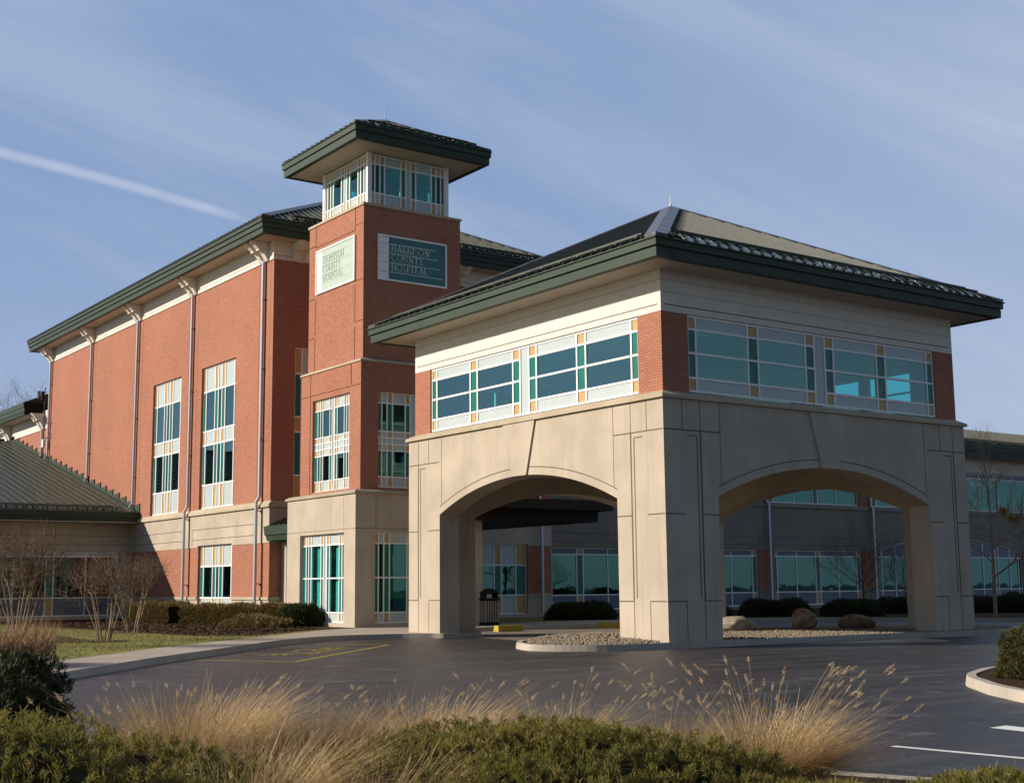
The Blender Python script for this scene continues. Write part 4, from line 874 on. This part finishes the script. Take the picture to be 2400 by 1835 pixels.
def mound(name, label, cat, c, rx, ry, h, mat, n, length, width, ang=0., boxy=2., group=None, up=.55, seed=1, amp=.05, freq=5., jitter=.9, tuft=0):
    """low evergreen: a dark woody core plus a shell of sprays"""
    t = thing(name, label, cat, (c[0], c[1], .12), group, True)
    def shell(m, shrink=1.):
        v = rand_unit(m); v[:, 2] = np.abs(v[:, 2]); e = 2./boxy
        q_ = np.sign(v)*np.abs(v)**e if boxy != 2 else v
        if boxy != 2:
            nn = (np.abs(v)**boxy).sum(1)**(1/boxy); q_ = v/nn[:, None]
        nrm = q_/np.array([rx, ry, h])**1; nrm /= np.linalg.norm(nrm, axis=1)[:, None]
        r_ = 1+lump(q_*np.array([rx, ry, h]), amp, freq, seed)
        p_ = q_*np.array([rx, ry, h])*r_[:, None]*shrink
        return p_, nrm
    ca, sa = math.cos(ang), math.sin(ang); Rm = np.array([[ca, -sa, 0], [sa, ca, 0], [0, 0, 1]])
    bm = bmesh.new(); bmesh.ops.create_icosphere(bm, subdivisions=4, radius=1); me = bpy.data.meshes.new('branches')
    vs = np.array([v.co[:] for v in bm.verts]); q_ = vs/((np.abs(vs)**boxy).sum(1)**(1/boxy))[:, None]
    r_ = 1+lump(q_*np.array([rx, ry, h]), amp, freq, seed); cp = (q_*np.array([rx, ry, h])*r_[:, None]*.90); cp[:, 2] = np.maximum(cp[:, 2], -.05); cp = cp@Rm.T
    for v, p_ in zip(bm.verts, cp): v.co = p_
    bm.to_mesh(me); bm.free(); me.materials.append(CORE); me.shade_smooth(); link('branches', me, t)
    if tuft:
        m_ = n//tuft; pc_, nc_ = shell(m_); pc_ = pc_*(.86+.15*rng.random(m_))[:, None]; ax_ = nc_*.7+rand_unit(m_)*.5+np.array([0, 0, up]); ax_ /= np.linalg.norm(ax_, axis=1)[:, None]
        id_ = rng.integers(0, m_, n); p_ = pc_[id_]+rng.normal(size=(n, 3))*length*.32+ax_[id_]*(length*1.1*rng.random(n))[:, None]; d = ax_[id_]*.9+rand_unit(n)*.75
    else:
        p_, nr = shell(n); inn = (.90+.12*rng.random(n)); p_ = p_*inn[:, None]
        d = nr*.8+rand_unit(n)*jitter+np.array([0, 0, up])
    p_ = p_@Rm.T; d = d@Rm.T
    sprigs('foliage', p_, d, length, width, mat, t); return t
def grass_clump(label, c, n, hgt, spread, plumes, ph, lean=(0, 0), group='dry fountain grasses in the near bed', seed=0):
    t = thing('fountain_grass', label, 'ornamental grass', (c[0], c[1], .13), group, True)
    K = 6; n = int(n); a = rng.random(n)*6.283; r0 = np.sqrt(rng.random(n))*spread*.35
    b = np.stack([np.cos(a)*r0, np.sin(a)*r0, np.zeros(n)], 1); ha = a+rng.normal(size=n)*.7
    out = np.stack([np.cos(ha), np.sin(ha), np.zeros(n)], 1); L_ = hgt*(.6+.65*rng.random(n)); reach = spread*(.35+.9*rng.random(n)); droop = (.15+.75*rng.random(n))
    ts = np.linspace(0, 1, K); V = np.empty((n, K, 2, 3)); side = np.stack([-np.sin(ha), np.cos(ha), np.zeros(n)], 1); wv = .0026+.0030*rng.random(n)
    lx = np.array([lean[0], lean[1], 0.]); wig = rng.normal(size=(n, 3))*np.array([.12, .12, .07])
    for k, s in enumerate(ts):
        p_ = b+out*(reach*s**1.6)[:, None]+np.array([0, 0, 1.])*(L_*(s-droop*.45*s**3))[:, None]+lx*(L_*s*s)[:, None]+wig*s*s
        w_ = (wv*(1.05-s*.85))[:, None]; V[:, k, 0] = p_-side*w_; V[:, k, 1] = p_+side*w_
    i = np.arange(n)[:, None]*(2*K)+np.arange(K-1)[None]*2; Fc = np.stack([i, i+1, i+3, i+2], 2).reshape(-1, 4)
    npmesh('blades', V.reshape(-1, 3), Fc, STRAW, t)
    if plumes:
        m_ = plumes; a = rng.random(m_)*6.283; rr = spread*(.25+1.25*np.sqrt(rng.random(m_))); hz_ = ph*(.72+.45*rng.random(m_))
        tip = np.stack([np.cos(a)*rr, np.sin(a)*rr, hz_], 1)+lx*hz_[:, None]*.9
        root = np.stack([np.cos(a)*rr*.2, np.sin(a)*rr*.2, np.zeros(m_)], 1)
        SV = np.empty((m_, K, 2, 3)); sd = np.stack([-np.sin(a), np.cos(a), np.zeros(m_)], 1)*.0011
        for k, s in enumerate(ts):
            p_ = root+(tip-root)*s; p_[:, 2] = tip[:, 2]*(s**.9); p_[:, :2] = root[:, :2]+(tip-root)[:, :2]*(s**1.5)[..., None]
            SV[:, k, 0] = p_-sd; SV[:, k, 1] = p_+sd
        i = np.arange(m_)[:, None]*(2*K)+np.arange(K-1)[None]*2
        npmesh('stalks', SV.reshape(-1, 3), np.stack([i, i+1, i+3, i+2], 2).reshape(-1, 4), STRAW, t)
        nb_ = 90; d = np.stack([np.cos(a)*.75+lean[0]*1.6, np.sin(a)*.75+lean[1]*1.6, .35+.5*rng.random(m_)], 1); d /= np.linalg.norm(d, axis=1)[:, None]
        pl = .045+.045*rng.random(m_); s = rng.random((m_, nb_)); B = tip[:, None]+d[:, None]*(pl[:, None]*(s-.1))[..., None]
        D = d[:, None]*.9+rand_unit(m_*nb_).reshape(m_, nb_, 3)*.85*(1.15-np.abs(2*s-1))[..., None]
        sprigs('seed_heads', B.reshape(-1, 3), D.reshape(-1, 3), .022, .0018, PLUME, t)
    return t
class Twigs(MB):
    def __init__(s): super().__init__(); s.tips = []
    def seg(s, a, b, r0, r1, n=4):
        t = (b-a); t.normalize(); e = t.cross(Vector((.3, .2, 1))).normalized(); g = t.cross(e); i = len(s.v)
        for c, r_ in ((a, r0), (b, r1)):
            for k in range(n): q = 6.283*k/n; s.v.append(tuple(c+(e*math.cos(q)+g*math.sin(q))*r_))
        for k in range(n): k2 = (k+1) % n; s.f.append((i+k, i+k2, i+n+k2, i+n+k))
    def grow(s, p, d, ln, r, depth, kids, wild, upw, shrink=.7):
        p = Vector(p); d = Vector(d).normalized(); k = 3 if depth > 1 else 2
        for i in range(k):
            d2 = (d+Vector(rng.normal(size=3)*wild*.35)+Vector((0, 0, upw*.15))).normalized(); q = p+d2*ln/k; s.seg(p, q, r*(1-.35*i/k), r*(1-.35*(i+1)/k), 5 if r > .02 else 3)
            if depth > 0 and i > 0:
                for _ in range(kids):
                    c = (d2+Vector(rng.normal(size=3)*wild)+Vector((0, 0, upw*.3))).normalized(); s.grow(q, c, ln*shrink*(.7+.5*rng.random()), r*.55, depth-1, kids, wild, upw, shrink)
            p, d = q, d2
        s.tips.append(p.copy())
def twig_shrub(label, c, h, nst, spread, mat, group, depth=4, seed=0):
    t = thing('bare_shrub', label, 'shrub', (c[0], c[1], .15), group, True); st = Twigs(); tw_ = Twigs()
    for i in range(nst):
        a = 6.283*i/nst+rng.random(); d = Vector((math.cos(a)*spread, math.sin(a)*spread, 1.15)).normalized(); p = Vector((math.cos(a)*.12, math.sin(a)*.12, -.05)); ln = h*.55*(.85+.3*rng.random())
        q = p
        for k in range(4):
            d = (d+Vector(rng.normal(size=3)*.06)+Vector((0, 0, .03))).normalized(); q2 = q+d*ln/4; st.seg(q, q2, .024*(1-.1*k), .024*(1-.1*(k+1)), 5); q = q2
        for _ in range(4): tw_.grow(q, d+Vector(rng.normal(size=3)*.6), h*.22, .013, depth-1, 2, .62, .7, .72)
        tw_.grow(q-d*ln*.3, d+Vector(rng.normal(size=3)*.7), h*.16, .009, depth-1, 2, .65, .5, .72)
    st.build('stems', BARKL, t, recalc=False); tw_.build('twigs', TWIG, t, recalc=False); return t
def bare_tree(name, label, c, h, mat, leaves=0, spread=.8, seed=0, depth=3, group=None, z=.15, dense=2):
    t = thing(name, label, 'tree', (c[0], c[1], z), group, True); tr = Twigs(); br = Twigs(); p = Vector((0, 0, -.1)); d = Vector((0, 0, 1)); n = 12; r = h*.013
    for k in range(n):
        d = (d+Vector(rng.normal(size=3)*.035)+Vector((0, 0, .05))).normalized(); q = p+d*h/n; tr.seg(p, q, r*(1-.9*k/n), r*(1-.9*(k+1)/n), 7)
        if k >= 2:
            for _ in range(dense):
                a = rng.random()*6.283; out = Vector((math.cos(a), math.sin(a), .55+.5*k/n)); br.grow(q, out, h*spread*.30*(1.15-k/n*.75), r*.42*(1.1-k/n), depth, 2, .42, .5, .62)
        p = q
    tr.build('trunk', mat, t, recalc=False); br.build('crown', mat, t, recalc=False)
    if leaves:
        pts = np.array([v[:] for v in br.tips]); z_ = pts[:, 2]; sel = pts[(z_ > h*.38) & (z_ < h*.66) & (np.hypot(pts[:, 0], pts[:, 1]) < h*.16)]
        if len(sel):
            b = sel[rng.integers(0, len(sel), leaves)]+rng.normal(size=(leaves, 3))*.10; sprigs('dead_leaves', b, rand_unit(leaves)-np.array([0, 0, .8]), .14, .08, DEADL, t)
    return t
def fc(px, d): v = ground(px, d); return (v.x, v.y)
view = math.atan2(cr.y, cr.x)

# foreground evergreens
mound('juniper', 'broad low juniper mound at the bottom centre of the picture', 'juniper', fc(1245, 8.3), 1.72, 1.4, .60, JUN, 120000, .036, .0065, view, group='low junipers in the near bed', seed=3, amp=.045, tuft=38)
mound('juniper', 'juniper mound filling the bottom left corner below the dark clipped yews', 'juniper', fc(-80, 7.9), 1.95, 1.4, .76, JUN, 115000, .036, .0065, view, group='low junipers in the near bed', seed=5, amp=.05, tuft=38)
mound('juniper', 'low juniper at the bottom right corner beside the white road line', 'juniper', fc(2330, 7.3), 1.25, 1.1, .46, JUN, 75000, .036, .0065, view, group='low junipers in the near bed', seed=8, amp=.05, tuft=38)
mound('juniper', 'flattest juniper below the right-hand grass clump', 'juniper', fc(1760, 7.7), 1.15, .9, .32, JUN, 60000, .036, .0065, view, group='low junipers in the near bed', seed=11, amp=.05, tuft=38)
mound('yew_bush', 'dark boxy clipped yew at the left edge by the kerb', 'bush', fc(-40, 13.2), .74, .9, .86, YEW, 40000, .05, .010, view, boxy=4., group='clipped yews at the left', seed=13, amp=.03, tuft=40)
mound('yew_bush', 'rounded yew in front of the boxy one at the left edge', 'bush', fc(-60, 10.6), .90, .7, .80, YEW, 36000, .05, .010, view, boxy=2.8, group='clipped yews at the left', seed=17, amp=.05, tuft=40)
mound('boxwood_bush', 'bright green clipped bush on the kerbed island at the right edge', 'bush', (-4.05, -13.48), 1.0, 1.0, .80, BOX, 40000, .045, .011, view, boxy=3., seed=19, amp=.04, tuft=40)
# dry grasses
for px, d, n, hg, sp, npl, ph, lab in (
    (470, 9.2, 2600, .78, .72, 80, 1.0, 'dry grass clump with most seed heads beside the left juniper'),
    (760, 8.9, 2400, .60, .75, 26, .85, 'short dry grass clump between the left clump and the middle clump'),
    (980, 9.3, 2600, .66, .75, 40, .95, 'arching dry grass clump just left of the central juniper top'),
    (1300, 10.2, 1200, .50, .62, 34, .98, 'thin dry grass clump right behind the central juniper'),
    (1760, 9.3, 2400, .60, .66, 70, 1.12, 'dry grass clump with tall stalks right of the central juniper'),
    (1530, 9.7, 700, .46, .5, 18, .95, 'sparse dry grass tuft between the two right-hand clumps'),
    (600, 7.6, 2200, .60, .70, 10, .8, 'dense dry grass clump lowest in front of the kerb, near the left juniper'),
    (860, 7.4, 1800, .48, .6, 6, .7, 'dense low dry grass touching the left flank of the central juniper'),
    (250, 10.6, 500, .35, .5, 30, .75, 'small dry grass tuft with drooping plumes beside the rounded yew')):
    grass_clump(lab, fc(px, d), n*2.0, hg*.92, sp, int(npl*1.0), ph*.68, lean=(.10, .02))
# hedges along the brick wall
def hedge(label, pts, wdt, h, n, mat, seed):
    t = thing('hedge', label, 'hedge', (pts[0][0], pts[0][1], .13), 'clipped hedges along the brick wall', True); P0 = Vector((*pts[0], 0)); core = MB(); B = []; D = []
    for a, b in zip(pts, pts[1:]):
        a = Vector((*a, 0)); b = Vector((*b, 0)); tt = (b-a).normalized(); s = Vector((-tt.y, tt.x, 0)); w2 = wdt*.44
        core.prism([a-P0-s*w2, a-P0+s*w2, a-P0+s*w2*.9+Vector((0, 0, h*.92)), a-P0-s*w2*.9+Vector((0, 0, h*.92))], [b-P0-s*w2, b-P0+s*w2, b-P0+s*w2*.9+Vector((0, 0, h*.92)), b-P0-s*w2*.9+Vector((0, 0, h*.92))])
        ln = (b-a).length; m_ = int(n*ln)
        x = rng.random(m_)*(ln+.3)-.15; u = rng.random(m_)*(2*h+wdt); off_ = np.where(u < h, -wdt/2, np.where(u > h+wdt, wdt/2, u-h-wdt/2)); zz_ = np.where(u < h, u, np.where(u > h+wdt, 2*h+wdt-u, h))
        base = np.array((a-P0)[:])[None]+np.outer(x, tt[:])+np.outer(off_, s[:])+np.outer(zz_, [0, 0, 1.]); f = 1+lump(base, .045, 3.3, seed); base[:, 2] *= f; base += rng.normal(size=base.shape)*.035
        nr = np.outer(np.where(u < h, -1, np.where(u > h+wdt, 1, 0.)), s[:])+np.outer(np.where((u >= h) & (u <= h+wdt), 1., 0), [0, 0, 1.]); B.append(base); D.append(nr*.7+rand_unit(m_)*.6+np.array([0, 0, .5]))
    core.build('branches', CORE, t); sprigs('foliage', np.concatenate(B), np.concatenate(D), .13, .035, mat, t); return t
hedge('brownish clipped hedge directly below the tall corner downspout and the ground floor window', [(-.55, 29.6), (.35, 25.4), (1.0, 22.6)], 1.1, .74, 1700, HEDGE, 3)
hedge('short hedge block left of the long one, part shaded by the low roof', [(-1.2, 34.4), (-.75, 30.7)], 1.2, .80, 1600, HEDGE, 5)
mound('round_bush', 'rounded dark green bush at the tower end of the brick wall hedge', 'bush', (.62, 21.6), .75, .75, .86, YEW, 6000, .12, .03, boxy=2.8, seed=31, amp=.05)
mound('groundcover_shrub', 'low sprawling shrub in mulch before the hedge', 'shrub', (-1.0, 22.4), 1.0, 2.1, .45, HEDGE, 5000, .13, .035, seed=33, amp=.06)
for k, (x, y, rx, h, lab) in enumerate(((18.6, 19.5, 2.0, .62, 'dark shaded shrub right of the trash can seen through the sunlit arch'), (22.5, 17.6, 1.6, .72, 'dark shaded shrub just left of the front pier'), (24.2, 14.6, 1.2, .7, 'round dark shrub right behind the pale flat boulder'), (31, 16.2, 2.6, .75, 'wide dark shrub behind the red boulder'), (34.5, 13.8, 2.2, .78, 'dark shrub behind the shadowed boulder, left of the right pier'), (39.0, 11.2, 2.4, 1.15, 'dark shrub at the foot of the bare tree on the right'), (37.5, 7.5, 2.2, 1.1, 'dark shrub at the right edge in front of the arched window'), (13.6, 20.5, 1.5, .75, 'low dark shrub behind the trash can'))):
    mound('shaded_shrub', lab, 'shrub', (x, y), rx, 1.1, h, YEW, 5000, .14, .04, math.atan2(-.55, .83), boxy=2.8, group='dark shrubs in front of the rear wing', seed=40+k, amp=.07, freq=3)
# bare shrubs on the lawn
sg = 'bare multi-stem shrubs on the left lawn'
twig_shrub('bare multi-stem shrub in the lawn nearest the walk', (-10.0, 12.95), 2.55, 9, .34, BARK, sg)
twig_shrub('bare multi-stem shrub behind and right of the nearest one, overlapping the brick wall', (-6.62, 20.1), 2.75, 9, .36, BARK, sg)
twig_shrub('bare multi-stem shrub at the left edge in front of the shaded windows', fc(70, 37), 3.0, 11, .22, BARK, sg)
# dry stems at the far left
t = thing('dry_perennial', 'clump of reddish dry stems at the left edge above the yews', 'dry plant', (*fc(15, 28), .15), None, True)
n = 900; a = rng.random(n)*6.28; r0 = np.sqrt(rng.random(n))*1.0; b = np.stack([np.cos(a)*r0, np.sin(a)*r0, np.zeros(n)], 1); d = np.stack([np.cos(a)*.35, np.sin(a)*.35, np.ones(n)], 1)+rng.normal(size=(n, 3))*.18
sprigs('stems', b, d, .85, .018, DRY, t)
b2 = b[rng.integers(0, n, 2500)]+np.stack([rng.normal(size=2500)*.15, rng.normal(size=2500)*.15, rng.random(2500)*.5], 1); sprigs('dry_leaves', b2, rand_unit(2500)+np.array([0, 0, .3]), .14, .03, DRY, t)
# trees
bare_tree('bare_tree', 'slim bare tree with a few dead leaves at the right edge', (26.4, 8.75), 7.0, BARKL, 200, .95, depth=3)
bare_tree('bare_tree', 'small dense bare tree in the shade seen under the right arch', (24.6, 14.2), 3.3, BARK, 0, 1.6, depth=3, dense=4)
bare_tree('bare_tree', 'smallest bare tree at the arch edge beside the lit right pier', (29.5, 15.6), 2.9, BARK, 0, 1.6, depth=3, dense=4)
for px, d, h, lab in ((-30, 150, 19.5, 'leftmost of the bare treetops above the far roof'), (40, 155, 21, 'middle bare treetop above the far roof'), (95, 148, 20.0, 'rightmost and densest bare treetop above the far roof')):
    bare_tree('distant_tree', lab, fc(px, d), h, BARK, 0, .9, depth=3, group='bare trees far behind the left roof', z=0, dense=3)
# trees and low hills across the road behind the photographer are reflected in the glass
wd = Twigs()
for k in range(16):
    a = R(200+k*9.5); dd = 75+rng.random()*25; p = Vector((CAM.x+math.cos(a)*dd, CAM.y+math.sin(a)*dd, 0)); h = 9+4*rng.random(); wd.seg(p, p+Vector((0, 0, h)), .16, .03, 6)
    for z in np.linspace(.25, .95, 14): wd.grow(p+Vector((0, 0, h*z)), (rng.normal(), rng.normal(), .8), h*.3*(1.15-.6*z), .05*(1.2-z), 2, 2, .42, .5, .62)
wd.build('roadside_woods', BARK, None, recalc=False, kind='stuff')

# ================================================================== SMALL THINGS
def boulder(label, c, sx, sy, sz, mat, seed, rot_=0.):
    r_ = np.random.default_rng(seed); bm = bmesh.new(); bmesh.ops.create_icosphere(bm, subdivisions=4, radius=1)
    pl = [(r_.normal(size=3), .72+.25*r_.random()) for _ in range(16)]
    for v in bm.verts:
        p_ = np.array(v.co[:])
        for d, k in pl:
            d = d/np.linalg.norm(d); o_ = p_@d
            if o_ > k: p_ = p_-d*(o_-k)*.9
        p_ = p_*(1+.03*math.sin(p_[0]*9+seed)*math.sin(p_[1]*8)+.02*math.sin(p_[2]*17))
        v.co = Vector((p_[0]*sx, p_[1]*sy, p_[2]*sz))
    me = bpy.data.meshes.new('boulder'); bm.to_mesh(me); bm.free(); me.materials.append(mat); me.shade_smooth()
    o_ = link('boulder', me, None, label, 'boulder', 'boulders on the gravel island'); o_.location = (c[0], c[1], .12+sz*.62); o_.rotation_euler = (0, 0, rot_); return o_
def rockmat(name, a, b): 
    mt = plain(name, a, .85, .2, var=.3, scale=5, bump=.7); n = mt.node_tree.nodes; l = mt.node_tree.links; p = n['Principled BSDF']
    src = p.inputs['Base Color'].links[0].from_socket; f = noise(n, l, 4.2, 6); l.new(mixcol(n, l, ramp(n, l, f, .45, .6), src, b), p.inputs['Base Color']); return mt
RG, RR, RB_ = rockmat('pale_rock', (.42, .35, .26), (.26, .22, .17)), rockmat('red_rock', (.30, .15, .10), (.36, .26, .19)), rockmat('brown_rock', (.22, .14, .09), (.15, .09, .06))
boulder('long pale flat boulder nearest the front pier', (7.2, 5.0), .80, .42, .34, RG, 4, view+.1)
boulder('rounded reddish boulder, tallest of the three', (9.55, 4.15), .47, .44, .44, RR, 9, .6)
boulder('low brown boulder in shade nearest the right pier', (11.0, 3.2), .62, .42, .32, RB_, 14, view)
# pebbles
iso = np.array(offset(isl, .3, True)); 
def inside(x, y):
    c = np.zeros(len(x), bool); j = len(iso)-1
    for i in range(len(iso)):
        xi, yi = iso[i]; xj, yj = iso[j]; m_ = ((yi > y) != (yj > y)) & (x < (xj-xi)*(y-yi)/(yj-yi+1e-12)+xi); c ^= m_; j = i
    return c
n = 26000; x = rng.random(n)*20-3.3; y = rng.random(n)*8-.8; k = inside(x, y); x, y = x[k], y[k]; n = len(x)
heap = .16*np.exp(-((x-1.2)**2+(y-3.2)**2)/6.)
ov = np.array([(1, 0, 0), (-1, 0, 0), (0, 1, 0), (0, -1, 0), (0, 0, 1), (0, 0, -1)], float)
sz = (.024+.03*rng.random(n))[:, None, None]; q_ = ov[None]*(.6+.6*rng.random((n, 6, 1)))*sz; th_ = rng.random(n)*6.28
q_ = np.stack([q_[..., 0]*np.cos(th_)[:, None]-q_[..., 1]*np.sin(th_)[:, None], q_[..., 0]*np.sin(th_)[:, None]+q_[..., 1]*np.cos(th_)[:, None], q_[..., 2]*.75], 2)
V = q_+np.stack([x, y, .135+heap+.02*rng.random(n)], 1)[:, None]
fo = np.array([(0, 2, 4), (2, 1, 4), (1, 3, 4), (3, 0, 4), (2, 0, 5), (1, 2, 5), (3, 1, 5), (0, 3, 5)])
PEB2 = plain('gravel_stone', (.29, .235, .17), .85, .2, var=.55, scale=30)
npmesh('gravel', V.reshape(-1, 3), (np.arange(n)[:, None, None]*6+fo[None]).reshape(-1, 3), PEB2, None, kind='stuff')
# heaped gravel body below the pebbles
mb = MB(); g_ = np.linspace(-1, 1, 15)
# lawn blades
n = 60000; x = rng.random(n)*22-22; y = rng.random(n)*38-4; 
wi = np.array(walk_in); yk = np.interp(x, wi[:, 0], wi[:, 1]); ok = (y > yk+.05) & (y < 36) & (x < -5.2) & ~((x > -6.6) & (y > 14.5)); x, y = x[ok], y[ok]; n = len(x)
sprigs('grass', np.stack([x, y, np.full(n, .15)], 1), rand_unit(n)*.5+np.array([0, 0, 1.]), .055, .014, TURF, None, kind='stuff')
# mulch chips near the shrubs
n = 14000; x = rng.random(n)*6.5-6.2; y = rng.random(n)*22+14; ok = (y > 17+(x+1.5)*1.05) & (x < 1.0); x, y = x[ok], y[ok]; n = len(x)
sprigs('bark_chips', np.stack([x, y, np.full(n, .16)], 1), rand_unit(n)*np.array([1, 1, .35]), .09, .035, plain('chip', (.10, .06, .038), .9, .1, var=.6, scale=20), None, kind='stuff')
# trash can
tcn = thing('trash_can', 'dark outdoor trash can with pale slatted panel by the left pier', 'trash can', (6.3, 17.1, .146), None, True)
mb = MB(); mb.abox(-.30, .30, -.30, .30, 0, .10); mb.abox(-.26, .26, -.26, .26, .10, .95); mb.build('body', DARK, tcn)
mb = MB(); mb.prism([(-.32, -.32, .95), (.32, -.32, .95), (.32, .32, .95), (-.32, .32, .95)], [(-.30, -.30, 1.02), (.30, -.30, 1.02), (.30, .30, 1.02), (-.30, .30, 1.02)])
for sx in (-.27, .22): mb.abox(sx, sx+.05, -.27, .27, 1.02, 1.22)
mb.prism([(-.31, -.31, 1.22), (.31, -.31, 1.22), (.31, .31, 1.22), (-.31, .31, 1.22)], [(-.12, -.12, 1.38), (.12, -.12, 1.38), (.12, .12, 1.38), (-.12, .12, 1.38)]); mb.build('hood', DARK, tcn)
SLAT = plain('slat_paint', (.26, .24, .22), .6, .3)
mb = MB()
for F in (FY(-.262), FX(-.262)):
    for k in range(6): u = -.24+k*.096; mb.box(F, u-.027, u+.027, .12, .92, 0, .03)
mb.build('slats', SLAT, tcn)
tcn.rotation_euler = (0, 0, R(-12))
